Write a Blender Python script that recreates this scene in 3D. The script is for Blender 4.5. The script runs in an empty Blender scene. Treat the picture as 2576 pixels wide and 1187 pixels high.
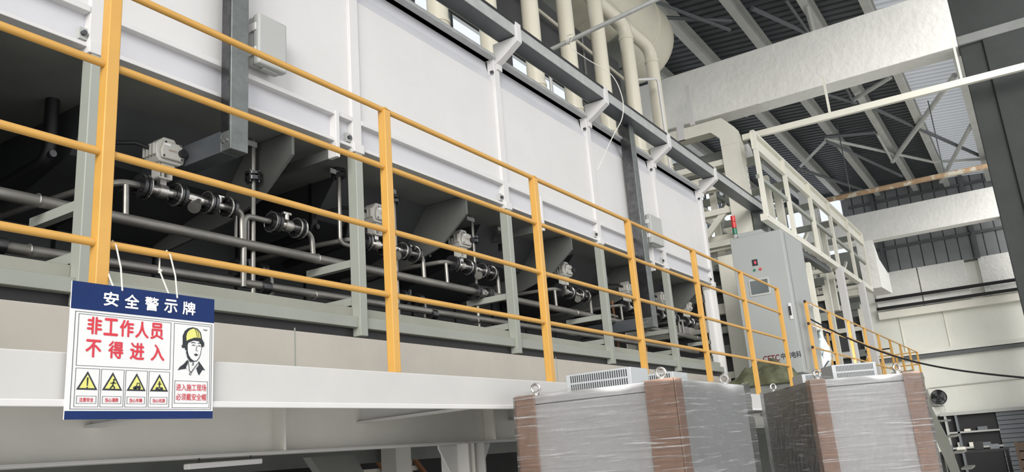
import bpy, math, random
from mathutils import Vector, Matrix
random.seed(7)
S = bpy.context.scene
COL = S.collection
R = math.radians
PI = math.pi

# ------------------------------------------------------------------ camera
cam_d = bpy.data.cameras.new('camera'); cam = bpy.data.objects.new('camera', cam_d); COL.objects.link(cam)
yaw, pitch, roll = 0.5506314, 0.2606814, -0.0808590
f_ = Vector((math.cos(pitch)*math.cos(yaw), math.cos(pitch)*math.sin(yaw), math.sin(pitch)))
r0 = f_.cross(Vector((0, 0, 1))).normalized(); u0 = r0.cross(f_)
rr = math.cos(roll)*r0 + math.sin(roll)*u0; uu = -math.sin(roll)*r0 + math.cos(roll)*u0
M = Matrix(((rr.x, uu.x, -f_.x, -0.0407347), (rr.y, uu.y, -f_.y, -2.2730312), (rr.z, uu.z, -f_.z, -0.3794822), (0, 0, 0, 1)))
cam.matrix_world = M
cam_d.sensor_fit = 'HORIZONTAL'; cam_d.sensor_width = 36.0; cam_d.lens = 36.0*2061.694/2576.0
cam_d.clip_start = 0.05; cam_d.clip_end = 300
S.camera = cam
# ------------------------------------------------------------------ light
w = bpy.data.worlds.new('world'); S.world = w; w.use_nodes = True
w.node_tree.nodes['Background'].inputs[0].default_value = (0.97, 0.985, 1.0, 1)
w.node_tree.nodes['Background'].inputs[1].default_value = 1.0
sd = bpy.data.lights.new('sun', 'SUN'); sun = bpy.data.objects.new('sun', sd); COL.objects.link(sun)
sd.energy = 2.7; sd.angle = R(35); sd.color = (1.0, 0.975, 0.93)
sun.rotation_euler = Vector((0.86, 0.42, -0.30)).to_track_quat('-Z', 'Y').to_euler()
S.view_settings.view_transform = 'Standard'; S.view_settings.look = 'None'
S.view_settings.gamma = 1.0; S.view_settings.use_curve_mapping = False
S.view_settings.exposure = 0.22

# ------------------------------------------------------------------ materials
MATS = {}
def mat(name, col, rough=0.5, metal=0.0, var=0.08, scale=3.0, bump=0.0, bscale=30.0, stretch=(1, 1, 1), spec=0.5, emit=0, dirt=None):
    m = bpy.data.materials.new(name); m.use_nodes = True; nt = m.node_tree; N = nt.nodes; L = nt.links
    b = N['Principled BSDF']
    b.inputs['Roughness'].default_value = rough; b.inputs['Metallic'].default_value = metal
    b.inputs['Specular IOR Level'].default_value = spec
    tc = N.new('ShaderNodeTexCoord'); mp = N.new('ShaderNodeMapping'); mp.inputs['Scale'].default_value = stretch
    L.new(tc.outputs['Object'], mp.inputs['Vector'])
    if var > 0:
        nz = N.new('ShaderNodeTexNoise'); nz.inputs['Scale'].default_value = scale; nz.inputs['Detail'].default_value = 6
        nz.inputs['Roughness'].default_value = 0.65
        L.new(mp.outputs[0], nz.inputs['Vector'])
        cr = N.new('ShaderNodeValToRGB')
        cr.color_ramp.elements[0].position = 0.3; cr.color_ramp.elements[1].position = 0.7
        cr.color_ramp.elements[0].color = tuple(c*(1-var) for c in col) + (1,)
        cr.color_ramp.elements[1].color = tuple(min(1, c*(1+var)) for c in col) + (1,)
        L.new(nz.outputs['Fac'], cr.inputs['Fac'])
        out = cr.outputs['Color']
        if dirt:
            n2 = N.new('ShaderNodeTexNoise'); n2.inputs['Scale'].default_value = dirt[1]; n2.inputs['Detail'].default_value = 8
            L.new(mp.outputs[0], n2.inputs['Vector'])
            c2 = N.new('ShaderNodeValToRGB'); c2.color_ramp.elements[0].position = dirt[2]; c2.color_ramp.elements[1].position = dirt[2]+0.06
            L.new(n2.outputs['Fac'], c2.inputs['Fac'])
            mx = N.new('ShaderNodeMix'); mx.data_type = 'RGBA'
            L.new(c2.outputs['Color'], mx.inputs['Factor']); L.new(out, mx.inputs['A']); mx.inputs['B'].default_value = dirt[0] + (1,)
            out = mx.outputs['Result']
        L.new(out, b.inputs['Base Color'])
    else:
        b.inputs['Base Color'].default_value = col + (1,)
    if bump > 0:
        nb = N.new('ShaderNodeTexNoise'); nb.inputs['Scale'].default_value = bscale; nb.inputs['Detail'].default_value = 5
        L.new(mp.outputs[0], nb.inputs['Vector'])
        bp = N.new('ShaderNodeBump'); bp.inputs['Strength'].default_value = bump; bp.inputs['Distance'].default_value = 0.02
        L.new(nb.outputs['Fac'], bp.inputs['Height']); L.new(bp.outputs[0], b.inputs['Normal'])
    if emit:
        b.inputs['Emission Color'].default_value = col + (1,); b.inputs['Emission Strength'].default_value = emit
    MATS[name] = m
    return m
mat('white', (0.65, 0.64, 0.632), 0.45, var=0.03)
mat('white_lip', (0.58, 0.58, 0.61), 0.45, var=0.03)
mat('edge_white', (0.54, 0.532, 0.515), 0.5, var=0.04, dirt=((0.30, 0.29, 0.26), 9.0, 0.74))
mat('beige', (0.50, 0.465, 0.41), 0.42, var=0.08, scale=2.0)
mat('web_beige', (0.82, 0.80, 0.74), 0.5, var=0.06, scale=2.0)
mat('grey_green', (0.33, 0.345, 0.305), 0.5, var=0.05)
mat('sill_beige', (0.31, 0.315, 0.265), 0.5, var=0.08)
mat('crate', (0.055, 0.035, 0.022), 0.8, var=0.2)
mat('cream', (0.76, 0.74, 0.65), 0.5, var=0.05)
mat('pvc', (0.70, 0.66, 0.54), 0.35, var=0.04)
mat('yellow', (0.60, 0.33, 0.075), 0.38, var=0.06, scale=5, dirt=((0.25, 0.14, 0.05), 14.0, 0.78))
mat('galv', (0.17, 0.185, 0.18), 0.42, 0.55, var=0.22, scale=14)
mat('tray_dark', (0.10, 0.11, 0.12), 0.4, 0.4, var=0.1)
mat('galv_light', (0.45, 0.46, 0.45), 0.45, 0.3, var=0.12, scale=10)
mat('dark_in', (0.022, 0.023, 0.024), 0.7, var=0.15)  # near-black tone carries the shade inside the oven
mat('under', (0.055, 0.057, 0.06), 0.55, var=0.1)  # grey lowered to hold the deep shade under the oven
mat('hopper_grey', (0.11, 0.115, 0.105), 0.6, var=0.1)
mat('concrete_mid', (0.20, 0.205, 0.20), 0.85, var=0.1, bump=0.2, bscale=8)
mat('plate_grey', (0.20, 0.21, 0.195), 0.6, var=0.1)
mat('black', (0.012, 0.012, 0.014), 0.45, var=0.1)
mat('steel', (0.25, 0.24, 0.22), 0.36, 0.6, var=0.22, scale=9, stretch=(0.4, 1, 1))
mat('flange', (0.10, 0.10, 0.105), 0.25, 0.85, var=0.3, scale=20)
mat('chrome', (0.62, 0.60, 0.57), 0.2, 0.9, var=0.15, scale=20)
mat('actuator', (0.50, 0.49, 0.45), 0.5, var=0.04)
mat('box_grey', (0.42, 0.425, 0.41), 0.5, var=0.03)
mat('cab_grey', (0.34, 0.355, 0.35), 0.45, var=0.04, scale=1.5)
mat('concrete', (0.84, 0.83, 0.79), 0.7, var=0.06, scale=2, bump=1.0, bscale=11)
mat('concrete_dark', (0.035, 0.039, 0.038), 0.85, var=0.18, scale=1.2, bump=0.2, bscale=8)
mat('wall_white', (0.72, 0.72, 0.66), 0.8, var=0.06, scale=1.0)
mat('deck', (0.075, 0.083, 0.092), 0.5, 0.2, var=0.15, scale=1.5)
mat('cladding', (0.26, 0.27, 0.275), 0.5, 0.2, var=0.1, scale=2)
mat('truss', (0.52, 0.52, 0.49), 0.5, 0.1, var=0.1)
mat('truss_dark', (0.12, 0.13, 0.135), 0.5, 0.2, var=0.1)
mat('rust', (0.45, 0.30, 0.18), 0.7, 0.1, var=0.2, scale=5, dirt=((0.62, 0.58, 0.48), 6.0, 0.52))
mat('blue', (0.010, 0.028, 0.115), 0.6, var=0.1, scale=12, spec=0.2)
mat('maroon', (0.14, 0.014, 0.014), 0.5, var=0)
mat('sign_white', (0.74, 0.74, 0.74), 0.4, var=0.03, scale=8)
mat('red', (0.62, 0.035, 0.055), 0.45, var=0.05)
mat('ink', (0.02, 0.025, 0.03), 0.5, var=0)
mat('sign_yellow', (0.72, 0.70, 0.20), 0.45, var=0.03)
mat('letter_white', (0.80, 0.80, 0.80), 0.4, var=0)
mat('string', (0.66, 0.65, 0.60), 0.7, var=0.05)
mat('card', (0.56, 0.37, 0.285), 0.75, var=0.08, scale=6)
mat('cab_white', (0.84, 0.84, 0.85), 0.4, var=0.02)
mat('cab_side', (0.70, 0.71, 0.71), 0.4, var=0.04)
mat('dark_film', (0.03, 0.03, 0.033), 0.35, var=0.2, scale=4)
mat('vent', (0.44, 0.46, 0.47), 0.45, 0.1, var=0.05)
mat('tarp', (0.10, 0.105, 0.06), 0.8, var=0.5, scale=6, bump=0.4, bscale=14)
mat('floor', (0.62, 0.61, 0.58), 0.6, var=0.2, scale=0.8)
mat('green_lamp', (0.02, 0.16, 0.10), 0.3, var=0)
mat('red_lamp', (0.55, 0.03, 0.03), 0.3, var=0)
mat('led_red', (0.9, 0.05, 0.08), 0.3, var=0, emit=2.0)
mat('screen', (0.10, 0.115, 0.12), 0.15, var=0.05)
mat('brown_rail', (0.24, 0.10, 0.035), 0.6, var=0.1)
mat('shutter', (0.16, 0.175, 0.19), 0.6, var=0.06)
mat('stringer', (0.17, 0.175, 0.15), 0.6, var=0.1)
mat('arc', (0.85, 0.95, 1.0), 0.4, var=0, emit=30.0)
mat('sheet_white', (0.45, 0.47, 0.45), 0.4, var=0.05)
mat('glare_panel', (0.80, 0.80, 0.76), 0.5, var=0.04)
def film_mat(name, tint, amount, bumpv):
    m = bpy.data.materials.new(name); m.use_nodes = True; nt = m.node_tree; N = nt.nodes; L = nt.links
    for n in list(N):
        if n.type == 'BSDF_PRINCIPLED': N.remove(n)
    out = N['Material Output']
    tc = N.new('ShaderNodeTexCoord'); mp = N.new('ShaderNodeMapping')
    mp.inputs['Rotation'].default_value = (R(17), R(-11), 0); mp.inputs['Scale'].default_value = (1.1, 1.1, 36.0)
    L.new(tc.outputs['Object'], mp.inputs['Vector'])
    nz = N.new('ShaderNodeTexNoise'); nz.inputs['Scale'].default_value = 2.2; nz.inputs['Detail'].default_value = 9; nz.inputs['Roughness'].default_value = 0.72
    nz.inputs['Distortion'].default_value = 0.6
    L.new(mp.outputs[0], nz.inputs['Vector'])
    bp = N.new('ShaderNodeBump'); bp.inputs['Strength'].default_value = bumpv; bp.inputs['Distance'].default_value = 0.03
    L.new(nz.outputs['Fac'], bp.inputs['Height'])
    gl = N.new('ShaderNodeBsdfGlossy'); gl.inputs['Roughness'].default_value = 0.16; gl.inputs['Color'].default_value = (1, 1, 1, 1)
    L.new(bp.outputs[0], gl.inputs['Normal'])
    df = N.new('ShaderNodeBsdfDiffuse'); df.inputs['Color'].default_value = (0.85, 0.86, 0.87, 1); L.new(bp.outputs[0], df.inputs['Normal'])
    tr = N.new('ShaderNodeBsdfTransparent'); tr.inputs['Color'].default_value = tint + (1,)
    fr = N.new('ShaderNodeFresnel'); fr.inputs['IOR'].default_value = 1.4; L.new(bp.outputs[0], fr.inputs['Normal'])
    cr = N.new('ShaderNodeValToRGB'); cr.color_ramp.elements[0].position = 0.55; cr.color_ramp.elements[1].position = 0.68  # white diffuse streaks painted in as the film's highlights
    cr.color_ramp.elements[0].color = (0.0, 0.0, 0.0, 1); cr.color_ramp.elements[1].color = (amount, amount, amount, 1)
    L.new(nz.outputs['Fac'], cr.inputs['Fac'])
    m1 = N.new('ShaderNodeMixShader'); L.new(cr.outputs['Color'], m1.inputs[0]); L.new(tr.outputs[0], m1.inputs[1]); L.new(df.outputs[0], m1.inputs[2])
    m2 = N.new('ShaderNodeMixShader'); L.new(fr.outputs[0], m2.inputs[0]); L.new(m1.outputs[0], m2.inputs[1]); L.new(gl.outputs[0], m2.inputs[2])
    L.new(m2.outputs[0], out.inputs['Surface'])
    MATS[name] = m
film_mat('film', (1.0, 1.0, 1.0), 0.9, 1.0)
film_mat('film_dark', (0.80, 0.80, 0.80), 0.10, 0.5)
def glass_mat():
    m = bpy.data.materials.new('pane'); m.use_nodes = True; nt = m.node_tree; N = nt.nodes; L = nt.links
    for n in list(N):
        if n.type == 'BSDF_PRINCIPLED': N.remove(n)
    tr = N.new('ShaderNodeBsdfTransparent'); tr.inputs['Color'].default_value = (0.95, 0.97, 1, 1)
    gl = N.new('ShaderNodeBsdfGlossy'); gl.inputs['Roughness'].default_value = 0.05
    mx = N.new('ShaderNodeMixShader'); mx.inputs[0].default_value = 0.05
    L.new(tr.outputs[0], mx.inputs[1]); L.new(gl.outputs[0], mx.inputs[2]); L.new(mx.outputs[0], N['Material Output'].inputs['Surface'])
    MATS['pane'] = m
glass_mat()
def skylight_mat():
    m = bpy.data.materials.new('skylight'); m.use_nodes = True; nt = m.node_tree; N = nt.nodes; L = nt.links
    for n in list(N):
        if n.type == 'BSDF_PRINCIPLED': N.remove(n)
    tl = N.new('ShaderNodeBsdfTranslucent'); tl.inputs['Color'].default_value = (0.50, 0.52, 0.54, 1)
    df = N.new('ShaderNodeBsdfDiffuse'); df.inputs['Color'].default_value = (0.5, 0.5, 0.5, 1)
    mx = N.new('ShaderNodeMixShader'); mx.inputs[0].default_value = 0.4
    L.new(tl.outputs[0], mx.inputs[1]); L.new(df.outputs[0], mx.inputs[2]); L.new(mx.outputs[0], N['Material Output'].inputs['Surface'])
    MATS['skylight'] = m
skylight_mat()

# ------------------------------------------------------------------ mesh helpers
ORG = {}
class MB:
    def __init__(s): s.v = []; s.f = []
    def add(s, vs, fs):
        n = len(s.v); s.v += [tuple(p) for p in vs]; s.f += [tuple(i+n for i in f) for f in fs]; return s
    def box(s, x0, x1, y0, y1, z0, z1):
        return s.add([(x0,y0,z0),(x1,y0,z0),(x1,y1,z0),(x0,y1,z0),(x0,y0,z1),(x1,y0,z1),(x1,y1,z1),(x0,y1,z1)],
                     [(3,2,1,0),(4,5,6,7),(0,1,5,4),(1,2,6,5),(2,3,7,6),(3,0,4,7)])
    def bar(s, a, b, w, h, up=(0,0,1)):
        a = Vector(a); b = Vector(b); d = (b-a).normalized(); u = Vector(up)
        if abs(d.dot(u)) > 0.99: u = Vector((1,0,0))
        r = d.cross(u).normalized(); u = r.cross(d)
        r = r*w/2; u = u*h/2
        vs = [a-r-u, a+r-u, a+r+u, a-r+u, b-r-u, b+r-u, b+r+u, b-r+u]
        return s.add(vs, [(0,1,2,3),(7,6,5,4),(0,4,5,1),(1,5,6,2),(2,6,7,3),(3,7,4,0)])
    def cyl(s, a, b, r, n=16, r2=None):
        a = Vector(a); b = Vector(b); d = (b-a).normalized(); u = Vector((0,0,1)) if abs(d.z) < .9 else Vector((1,0,0))
        e = d.cross(u).normalized(); g = e.cross(d); r2 = r if r2 is None else r2
        vs = [a+(e*math.cos(2*PI*i/n)+g*math.sin(2*PI*i/n))*r for i in range(n)] + [b+(e*math.cos(2*PI*i/n)+g*math.sin(2*PI*i/n))*r2 for i in range(n)]
        fs = [(i, (i+1)%n, n+(i+1)%n, n+i) for i in range(n)] + [tuple(range(n-1,-1,-1)), tuple(range(n,2*n))]
        return s.add(vs, fs)
    def tube(s, pts, r, n=10, rs=None):
        pts = [Vector(p) for p in pts]; k = len(pts); vs = []; e = None
        for i, p in enumerate(pts):
            d = (pts[min(i+1,k-1)]-pts[max(i-1,0)]).normalized()
            if e is None:
                u = Vector((0,0,1)) if abs(d.z) < .9 else Vector((1,0,0)); e = d.cross(u).normalized()
            else:
                e = (e-d*e.dot(d)).normalized()
            g = e.cross(d); q = rs[i] if rs else r
            vs += [p+(e*math.cos(2*PI*j/n)+g*math.sin(2*PI*j/n))*q for j in range(n)]
        fs = [(i*n+j, i*n+(j+1)%n, (i+1)*n+(j+1)%n, (i+1)*n+j) for i in range(k-1) for j in range(n)]
        fs += [tuple(range(n-1,-1,-1)), tuple(range((k-1)*n, k*n))]
        return s.add(vs, fs)
    def prism(s, poly, axis, a, b):
        # poly of 2D points in the remaining two axes, extruded along axis from a to b
        n = len(poly)
        def P(p, t):
            return {'X': (t, p[0], p[1]), 'Y': (p[0], t, p[1]), 'Z': (p[0], p[1], t)}[axis]
        vs = [P(p, a) for p in poly] + [P(p, b) for p in poly]
        fs = [(i, (i+1)%n, n+(i+1)%n, n+i) for i in range(n)] + [tuple(range(n-1,-1,-1)), tuple(range(n,2*n))]
        return s.add(vs, fs)
    def ring(s, c, axis, R1, r, n=20, m=8):
        c = Vector(c); d = Vector(axis).normalized(); u = Vector((0,0,1)) if abs(d.z) < .9 else Vector((1,0,0))
        e = d.cross(u).normalized(); g = e.cross(d); vs = []
        for i in range(n):
            q = e*math.cos(2*PI*i/n)+g*math.sin(2*PI*i/n)
            for j in range(m):
                vs.append(c+q*(R1+r*math.cos(2*PI*j/m))+d*r*math.sin(2*PI*j/m))
        fs = [(i*m+j, ((i+1)%n)*m+j, ((i+1)%n)*m+(j+1)%m, i*m+(j+1)%m) for i in range(n) for j in range(m)]
        return s.add(vs, fs)
    def xform(s, Mx):
        s.v = [tuple(Mx @ Vector(p)) for p in s.v]; return s
    def build(s, name, m, parent=None, bev=0, smooth=True, seg=2):
        o = ORG.get(parent.name, Vector((0,0,0))) if parent else None
        if parent is None:
            xs = [p[0] for p in s.v]; ys = [p[1] for p in s.v]; zs = [p[2] for p in s.v]
            o = Vector(((min(xs)+max(xs))/2, (min(ys)+max(ys))/2, min(zs)))
        me = bpy.data.meshes.new(name)
        me.from_pydata([(p[0]-o.x, p[1]-o.y, p[2]-o.z) for p in s.v], [], s.f)
        import bmesh
        bm = bmesh.new(); bm.from_mesh(me); bmesh.ops.recalc_face_normals(bm, faces=bm.faces); bm.to_mesh(me); bm.free()
        if smooth:
            me.polygons.foreach_set('use_smooth', [True]*len(me.polygons)); me.set_sharp_from_angle(angle=R(35))
        me.materials.append(MATS[m])
        ob = bpy.data.objects.new(name, me); COL.objects.link(ob)
        if parent: ob.parent = parent
        else: ob.location = o
        ORG[ob.name] = o
        if bev:
            b = ob.modifiers.new('bevel', 'BEVEL'); b.width = bev; b.segments = seg; b.limit_method = 'ANGLE'; b.angle_limit = R(50)
        return ob
def box(x0,x1,y0,y1,z0,z1): return MB().box(x0,x1,y0,y1,z0,z1)
def tag(o, label, cat, group=None, kind=None):
    if label: o['label'] = label
    if cat: o['category'] = cat
    if group: o['group'] = group
    if kind: o['kind'] = kind
    return o
def thing(name, loc, label, cat, group=None):
    o = bpy.data.objects.new(name, None); COL.objects.link(o); o.location = loc; o.empty_display_size = 0.1
    ORG[o.name] = Vector(loc); return tag(o, label, cat, group)
def struct(name, mb, m, label, cat, **k):
    return tag(mb.build(name, m, **k), label, cat, kind='structure')
def copy_tree(o, parent=None, loc=None):
    c = o.copy(); COL.objects.link(c); c.parent = parent
    if loc is not None: c.location = loc; ORG[c.name] = Vector(loc)
    for ch in o.children: copy_tree(ch, c)
    return c
def fillet(pts, r, n=6):
    pts = [Vector(p) for p in pts]; out = [pts[0]]
    for i in range(1, len(pts)-1):
        a = (pts[i-1]-pts[i]).normalized(); b = (pts[i+1]-pts[i]).normalized()
        p0 = pts[i]+a*r; p2 = pts[i]+b*r
        for k in range(n+1):
            t = k/n; out.append(p0*(1-t)**2+pts[i]*2*t*(1-t)+p2*t*t)
    out.append(pts[-1]); return out

# ================================================================== THE HALL
struct('floor', box(-7, 29, -9, 6, -2.1, -2.0), 'floor', 'pale concrete workshop floor', 'floor')  # floor colour lightened to bounce light up under the platform
def zr(y): return 7.0 + 0.09*y
# --- roof deck: ribbed sheets running across the hall, purlins along it
per = 0.22; x = -6.0; prof = []
while x < 28.3:
    prof += [(x, 0), (x+per*0.60, 0), (x+per*0.68, 0.045), (x+per*0.92, 0.045)]; x += per
def deck_mesh(y0, y1, back):
    n = len(prof); mb = MB()
    vs = [(p[0], y0, zr(y0)+p[1]) for p in prof] + [(p[0], y1, zr(y1)+p[1]) for p in prof]
    mb.add(vs, [(i, i+1, n+i+1, n+i) for i in range(n-1)])
    if back: mb.add([(-6, y0, zr(y0)+.09), (28.3, y0, zr(y0)+.09), (28.3, y1, zr(y1)+.09), (-6, y1, zr(y1)+.09)], [(0, 1, 2, 3)])
    return mb
ceil = struct('ceiling', deck_mesh(-0.98, 5.2, True), 'deck', 'dark ribbed steel roof deck on light purlins', 'roof', smooth=False)
deck_mesh(-3.4, -0.98, False).build('skylight_sheet', 'skylight', ceil, smooth=False)['label'] = 'translucent ribbed skylight sheets along the eave'
for y in (4.3, 3.2, 2.1, 1.0, -0.1, -0.98, -2.1, -3.2):
    z = zr(y)
    m2 = MB().box(-5, 27.9, y-.02, y+.0, z-.30, z-.01).box(-5, 27.9, y-.15, y+.0, z-.32, z-.29).box(-5, 27.9, y-.15, y-.135, z-.29, z-.22).box(-5, 27.9, y-.16, y-.02, z-.03, z-.012)
    m2.build('purlin', 'truss', ceil, smooth=False)
for a, b, m_, r in [
    ((13.0,.95,6.55),(12.2,1.9,6.62),'truss_dark',.035), ((13.2,1.05,6.5),(11.0,2.0,6.6),'truss_dark',.03),
    ((12.9,.55,6.6),(14.6,-.08,6.55),'truss_dark',.04), ((14.6,-.08,6.55),(13.6,-.2,6.7),'truss',.05), ((14.6,-.05,6.5),(13.2,.05,6.7),'truss_dark',.03),
    ((17.7,-.93,6.6),(18.3,-.05,6.55),'truss',.05), ((16.0,-.1,6.7),(18.3,-.05,6.5),'truss_dark',.03), ((16.3,.95,6.6),(18.4,-.1,6.5),'truss_dark',.035),
    ((17.7,-.93,6.65),(17.3,-2.1,6.6),'truss_dark',.05), ((19.0,-.25,6.6),(25.2,-2.1,6.6),'truss_dark',.045),
    ((20.4,.98,6.55),(24.8,-.98,6.6),'truss',.04), ((24.8,-.98,6.6),(25.6,-2.1,6.6),'truss',.04),
    ((20.4,.98,6.6),(21.0,-.08,6.6),'truss_dark',.05), ((21.2,-.1,6.6),(23.5,-.1,6.5),'truss',.035), ((23.5,-.1,6.5),(18.6,-2.05,6.6),'truss',.06),
    ((20.4,.98,6.5),(22.6,2.1,6.7),'truss',.04), ((17.6,2.1,6.6),(16.6,1.0,6.6),'truss',.035), ((26.4,-.98,6.4),(22.3,-2.1,6.6),'truss',.055),
    ((20.4,.98,6.5),(25.2,-.1,6.5),'truss_dark',.04), ((22.0,2.1,6.5),(26.0,1.0,6.5),'truss_dark',.04)]:
    MB().cyl(a, b, r, 8).build('brace', m_, ceil)
# --- left wall with its window band
wl = struct('wall_left', MB().box(-6, 28.3, 5.0, 5.25, -2, 4.9).box(-6, 28.3, 5.0, 5.25, 7.25, 7.6), 'wall_white', 'pale side wall behind the oven', 'wall', smooth=False)
w1 = struct('window_1', MB().box(2, 28, 5.02, 5.06, 4.9, 4.98).box(2, 28, 5.02, 5.06, 7.17, 7.25), 'truss_dark', 'long bright window band above the oven in the side wall', 'window', smooth=False)
k = 0; x = 2.0
while x < 28:
    MB().box(x-.03, x+.03, 5.0, 5.08, 4.98, 7.17).build('mullion', 'truss_dark', w1, smooth=False)
    if x < 27.3: MB().box(x+.03, min(x+1.37, 28), 5.05, 5.055, 4.98, 7.17).build('glass_pane', 'pane', w1, smooth=False)
    if k % 2 == 0: MB().bar((x, 4.9, 5.0), (x+1.4, 4.9, 7.1), .03, .03).build('brace', 'black', w1, smooth=False)
    x += 1.4; k += 1
# --- end wall
we = struct('wall_end', MB().box(28.1, 28.4, -7, 5.25, -2, 4.2).box(28.2, 28.4, -7, 1.95, 4.2, 7.6), 'wall_white', 'pale end wall with dark cladding above concrete panels', 'wall', smooth=False)
y = -3.4
while y < 1.9:
    MB().prism([(28.06, y), (28.03, y+.02), (28.03, y+.315), (28.06, y+.337)] + [(28.2, y+.337), (28.2, y)], 'Z', 4.25, 7.4).build('cladding_panel', 'cladding', we, smooth=False)
    y += .345
for z in (5.0, 6.55): MB().box(27.97, 28.04, -3.4, 1.9, z, z+.08).build('girt', 'truss_dark', we, smooth=False)
for y in (-1.5, 1.1): MB().box(27.9, 28.04, y, y+.1, 4.25, 7.3).build('wall_stud', 'truss_dark', we, smooth=False)
for y in (-3.3, -2.35, -1.05, .28): MB().box(27.98, 28.1, y+.012, (y+1.31 if y > -2.3 else y+.94), 3.08, 4.28).build('concrete_panel', 'concrete', we, bev=.01)
MB().box(27.85, 28.1, -3.4, 1.6, 2.82, 3.05).build('wall_ledge', 'cream', we, smooth=False)
MB().box(27.9, 28.1, -3.4, 2.5, 1.62, 1.74).build('wall_ledge', 'wall_white', we, smooth=False)
MB().box(27.95, 28.1, -3.4, 2.5, 1.50, 1.60).build('wall_trim', 'truss_dark', we, smooth=False)
for y in (-2.6, -.2, 1.05): MB().box(28.06, 28.1, y, y+.02, 1.75, 2.82).build('wall_joint', 'cream', we, smooth=False)
w2 = struct('window_2', MB().box(28.1, 28.25, 1.95, 5.0, 4.2, 4.3).box(28.1, 28.25, 1.95, 5.0, 7.1, 7.3), 'truss_dark', 'bright gable window beyond the gantry', 'window', smooth=False)
for i in range(4):
    MB().box(28.12, 28.2, 1.95+i*1.0-.03, 1.95+i*1.0+.03, 4.3, 7.1).build('mullion', 'truss_dark', w2, smooth=False)
    if i < 3: MB().box(28.15, 28.155, 1.98+i*1.0, 2.92+i*1.0, 4.3, 7.1).build('glass_pane', 'pane', w2, smooth=False)
# --- dark pipes along the end wall
for z, l in ((3.42, 'upper of the two dark pipes running along the end wall'), (3.14, 'lower of the two dark pipes running along the end wall')):
    t = thing('wall_pipe', (27.75, -.4, z), l, 'pipe', 'dark pipes on the end wall')
    MB().cyl((27.75, 1.6, z), (27.75, -3.4, z-.02), .05, 10).build('pipe', 'black', t)
    for y in (1.2, -.2, -1.6): MB().bar((27.75, y, z), (27.98, y, z), .03, .03).build('clamp', 'truss_dark', t)
# --- concrete beams and columns
for X, z0_, z1_, lab in ((12.5, 4.73, 5.66, 'near concrete beam with rough plaster crossing above the gantry'), (24.8, 4.73, 5.57, 'far smooth concrete beam crossing in front of the end wall cladding')):
    t = thing('concrete_beam', (X+.2, 1.2, z0_), lab, 'beam')
    MB().box(X, X+.42, -2.25, 4.98 if X < 20 else 2.3, z0_, z1_).build('beam_body', 'concrete', t, bev=.015)
    MB().box(X-.005, X+.43, -3.3, -2.25, z0_, z0_+.14).build('corbel', 'concrete_mid', t, bev=.01)
    c = thing('concrete_column', (X+.5, -2.8, -2), 'dark concrete column at the near beam' if X < 20 else 'dark concrete column at the far beam', 'column')
    MB().box(X+.05, X+.7, -3.4, -2.255, -2.0, 6.4).build('shaft', 'concrete_dark', c, bev=.015)
    MB().box(X+.0, X+.05, -3.4, -2.55, -2.0, 4.73).build('pilaster', 'concrete_dark', c, bev=.01)
tag(MB().box(24.75, 25.25, 2.3, 2.75, -2.0, 6.6).build('concrete_column', 'concrete', None, bev=.015), 'pale concrete column carrying the far beam behind the gantry', 'column')
# --- pipes crossing the hall
t = thing('service_pipe', (12.2, -.9, 4.1), 'straight pale service pipe crossing from gantry to concrete column', 'pipe')
MB().bar((12.2, .87, 4.12), (12.2, -3.1, 4.06), .07, .09).build('pipe', 'cream', t)
for y in (-.45, -2.2): MB().bar((12.2, y, 4.1), (12.2, y, 4.75), .03, .05).build('hanger', 'cream', t)
t = thing('service_pipe', (20, -.6, 4.9), 'rust-stained pipe crossing the hall below the far trusses', 'pipe')
MB().cyl((20.0, 1.3, 4.91), (20.0, -2.9, 4.88), .06, 10).build('pipe', 'rust', t)
for y in (.6, -1.4): MB().cyl((20.0, y, 4.9), (20.0, y, 6.7), .012, 6).build('hanger', 'truss_dark', t)

# ================================================================== PLATFORM
pf = thing('steel_platform', (8, .4, -2.0), 'white steel platform carrying the yellow guard rail', 'platform')
XE = 22.0
MB().box(-1.5, XE, -.03, .06, -.15, -.008).build('edge_channel', 'edge_white', pf, bev=.004)
MB().box(-1.5, XE, -.045, -.028, -.158, -.138).build('edge_lip', 'white', pf, bev=.003)
MB().box(-1.5, XE, .06, 2.3, -.035, -.008).build('deck', 'plate_grey', pf, smooth=False)
MB().box(-1.5, XE, .675, .685, -.28, -.035).build('beam_web', 'web_beige', pf, smooth=False)
MB().box(-1.5, XE, .60, .76, -.292, -.278).build('bottom_flange', 'edge_white', pf, bev=.003)
MB().box(-1.5, XE, .60, .76, -.05, -.036).build('top_flange', 'edge_white', pf, smooth=False)
for X in (.3, 1.72, 3.14, 4.56, 5.98, 7.4, 8.8, 10.2):
    MB().prism([(.675, -.036), (-.03, -.14), (-.03, -.155), (.675, -.155)][::-1] if False else [(.675, -.036), (-.02, -.036), (-.02, -.150), (.675, -.150)], 'X', X, X+.012).build('bracket_plate', 'white', pf, smooth=False)
    MB().bar((X+.006, -.02, -.150), (X+.006, .675, -.158), .06, .01).build('bracket_flange', 'white', pf, smooth=False)
for X in (-.3, 1.13, 2.57, 4.25, 5.7, 7.1): MB().box(X, X+.012, .60, .675, -.278, -.05).build('stiffener', 'web_beige', pf, smooth=False)
for X in (4.02, 8.0, 12.0, 16.0, -.4):
    MB().box(X-.005, X+.005, .60, .76, -2.0, -.292).build('column_web', 'web_beige', pf, smooth=False)
    for s in (-1, 1):
        MB().box(X-.085 if s < 0 else X+.073, X-.073 if s < 0 else X+.085, .58, .78, -2.0, -.292).build('column_flange', 'edge_white', pf, smooth=False)
        xs = X+s*.085
        MB().prism([(xs, -.292), (xs+s*.17, -.292), (xs+s*.17, -.31), (xs+s*.02, -.52), (xs, -.52)], 'Y', .66, .67).build('gusset', 'edge_white', pf, smooth=False)
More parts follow.
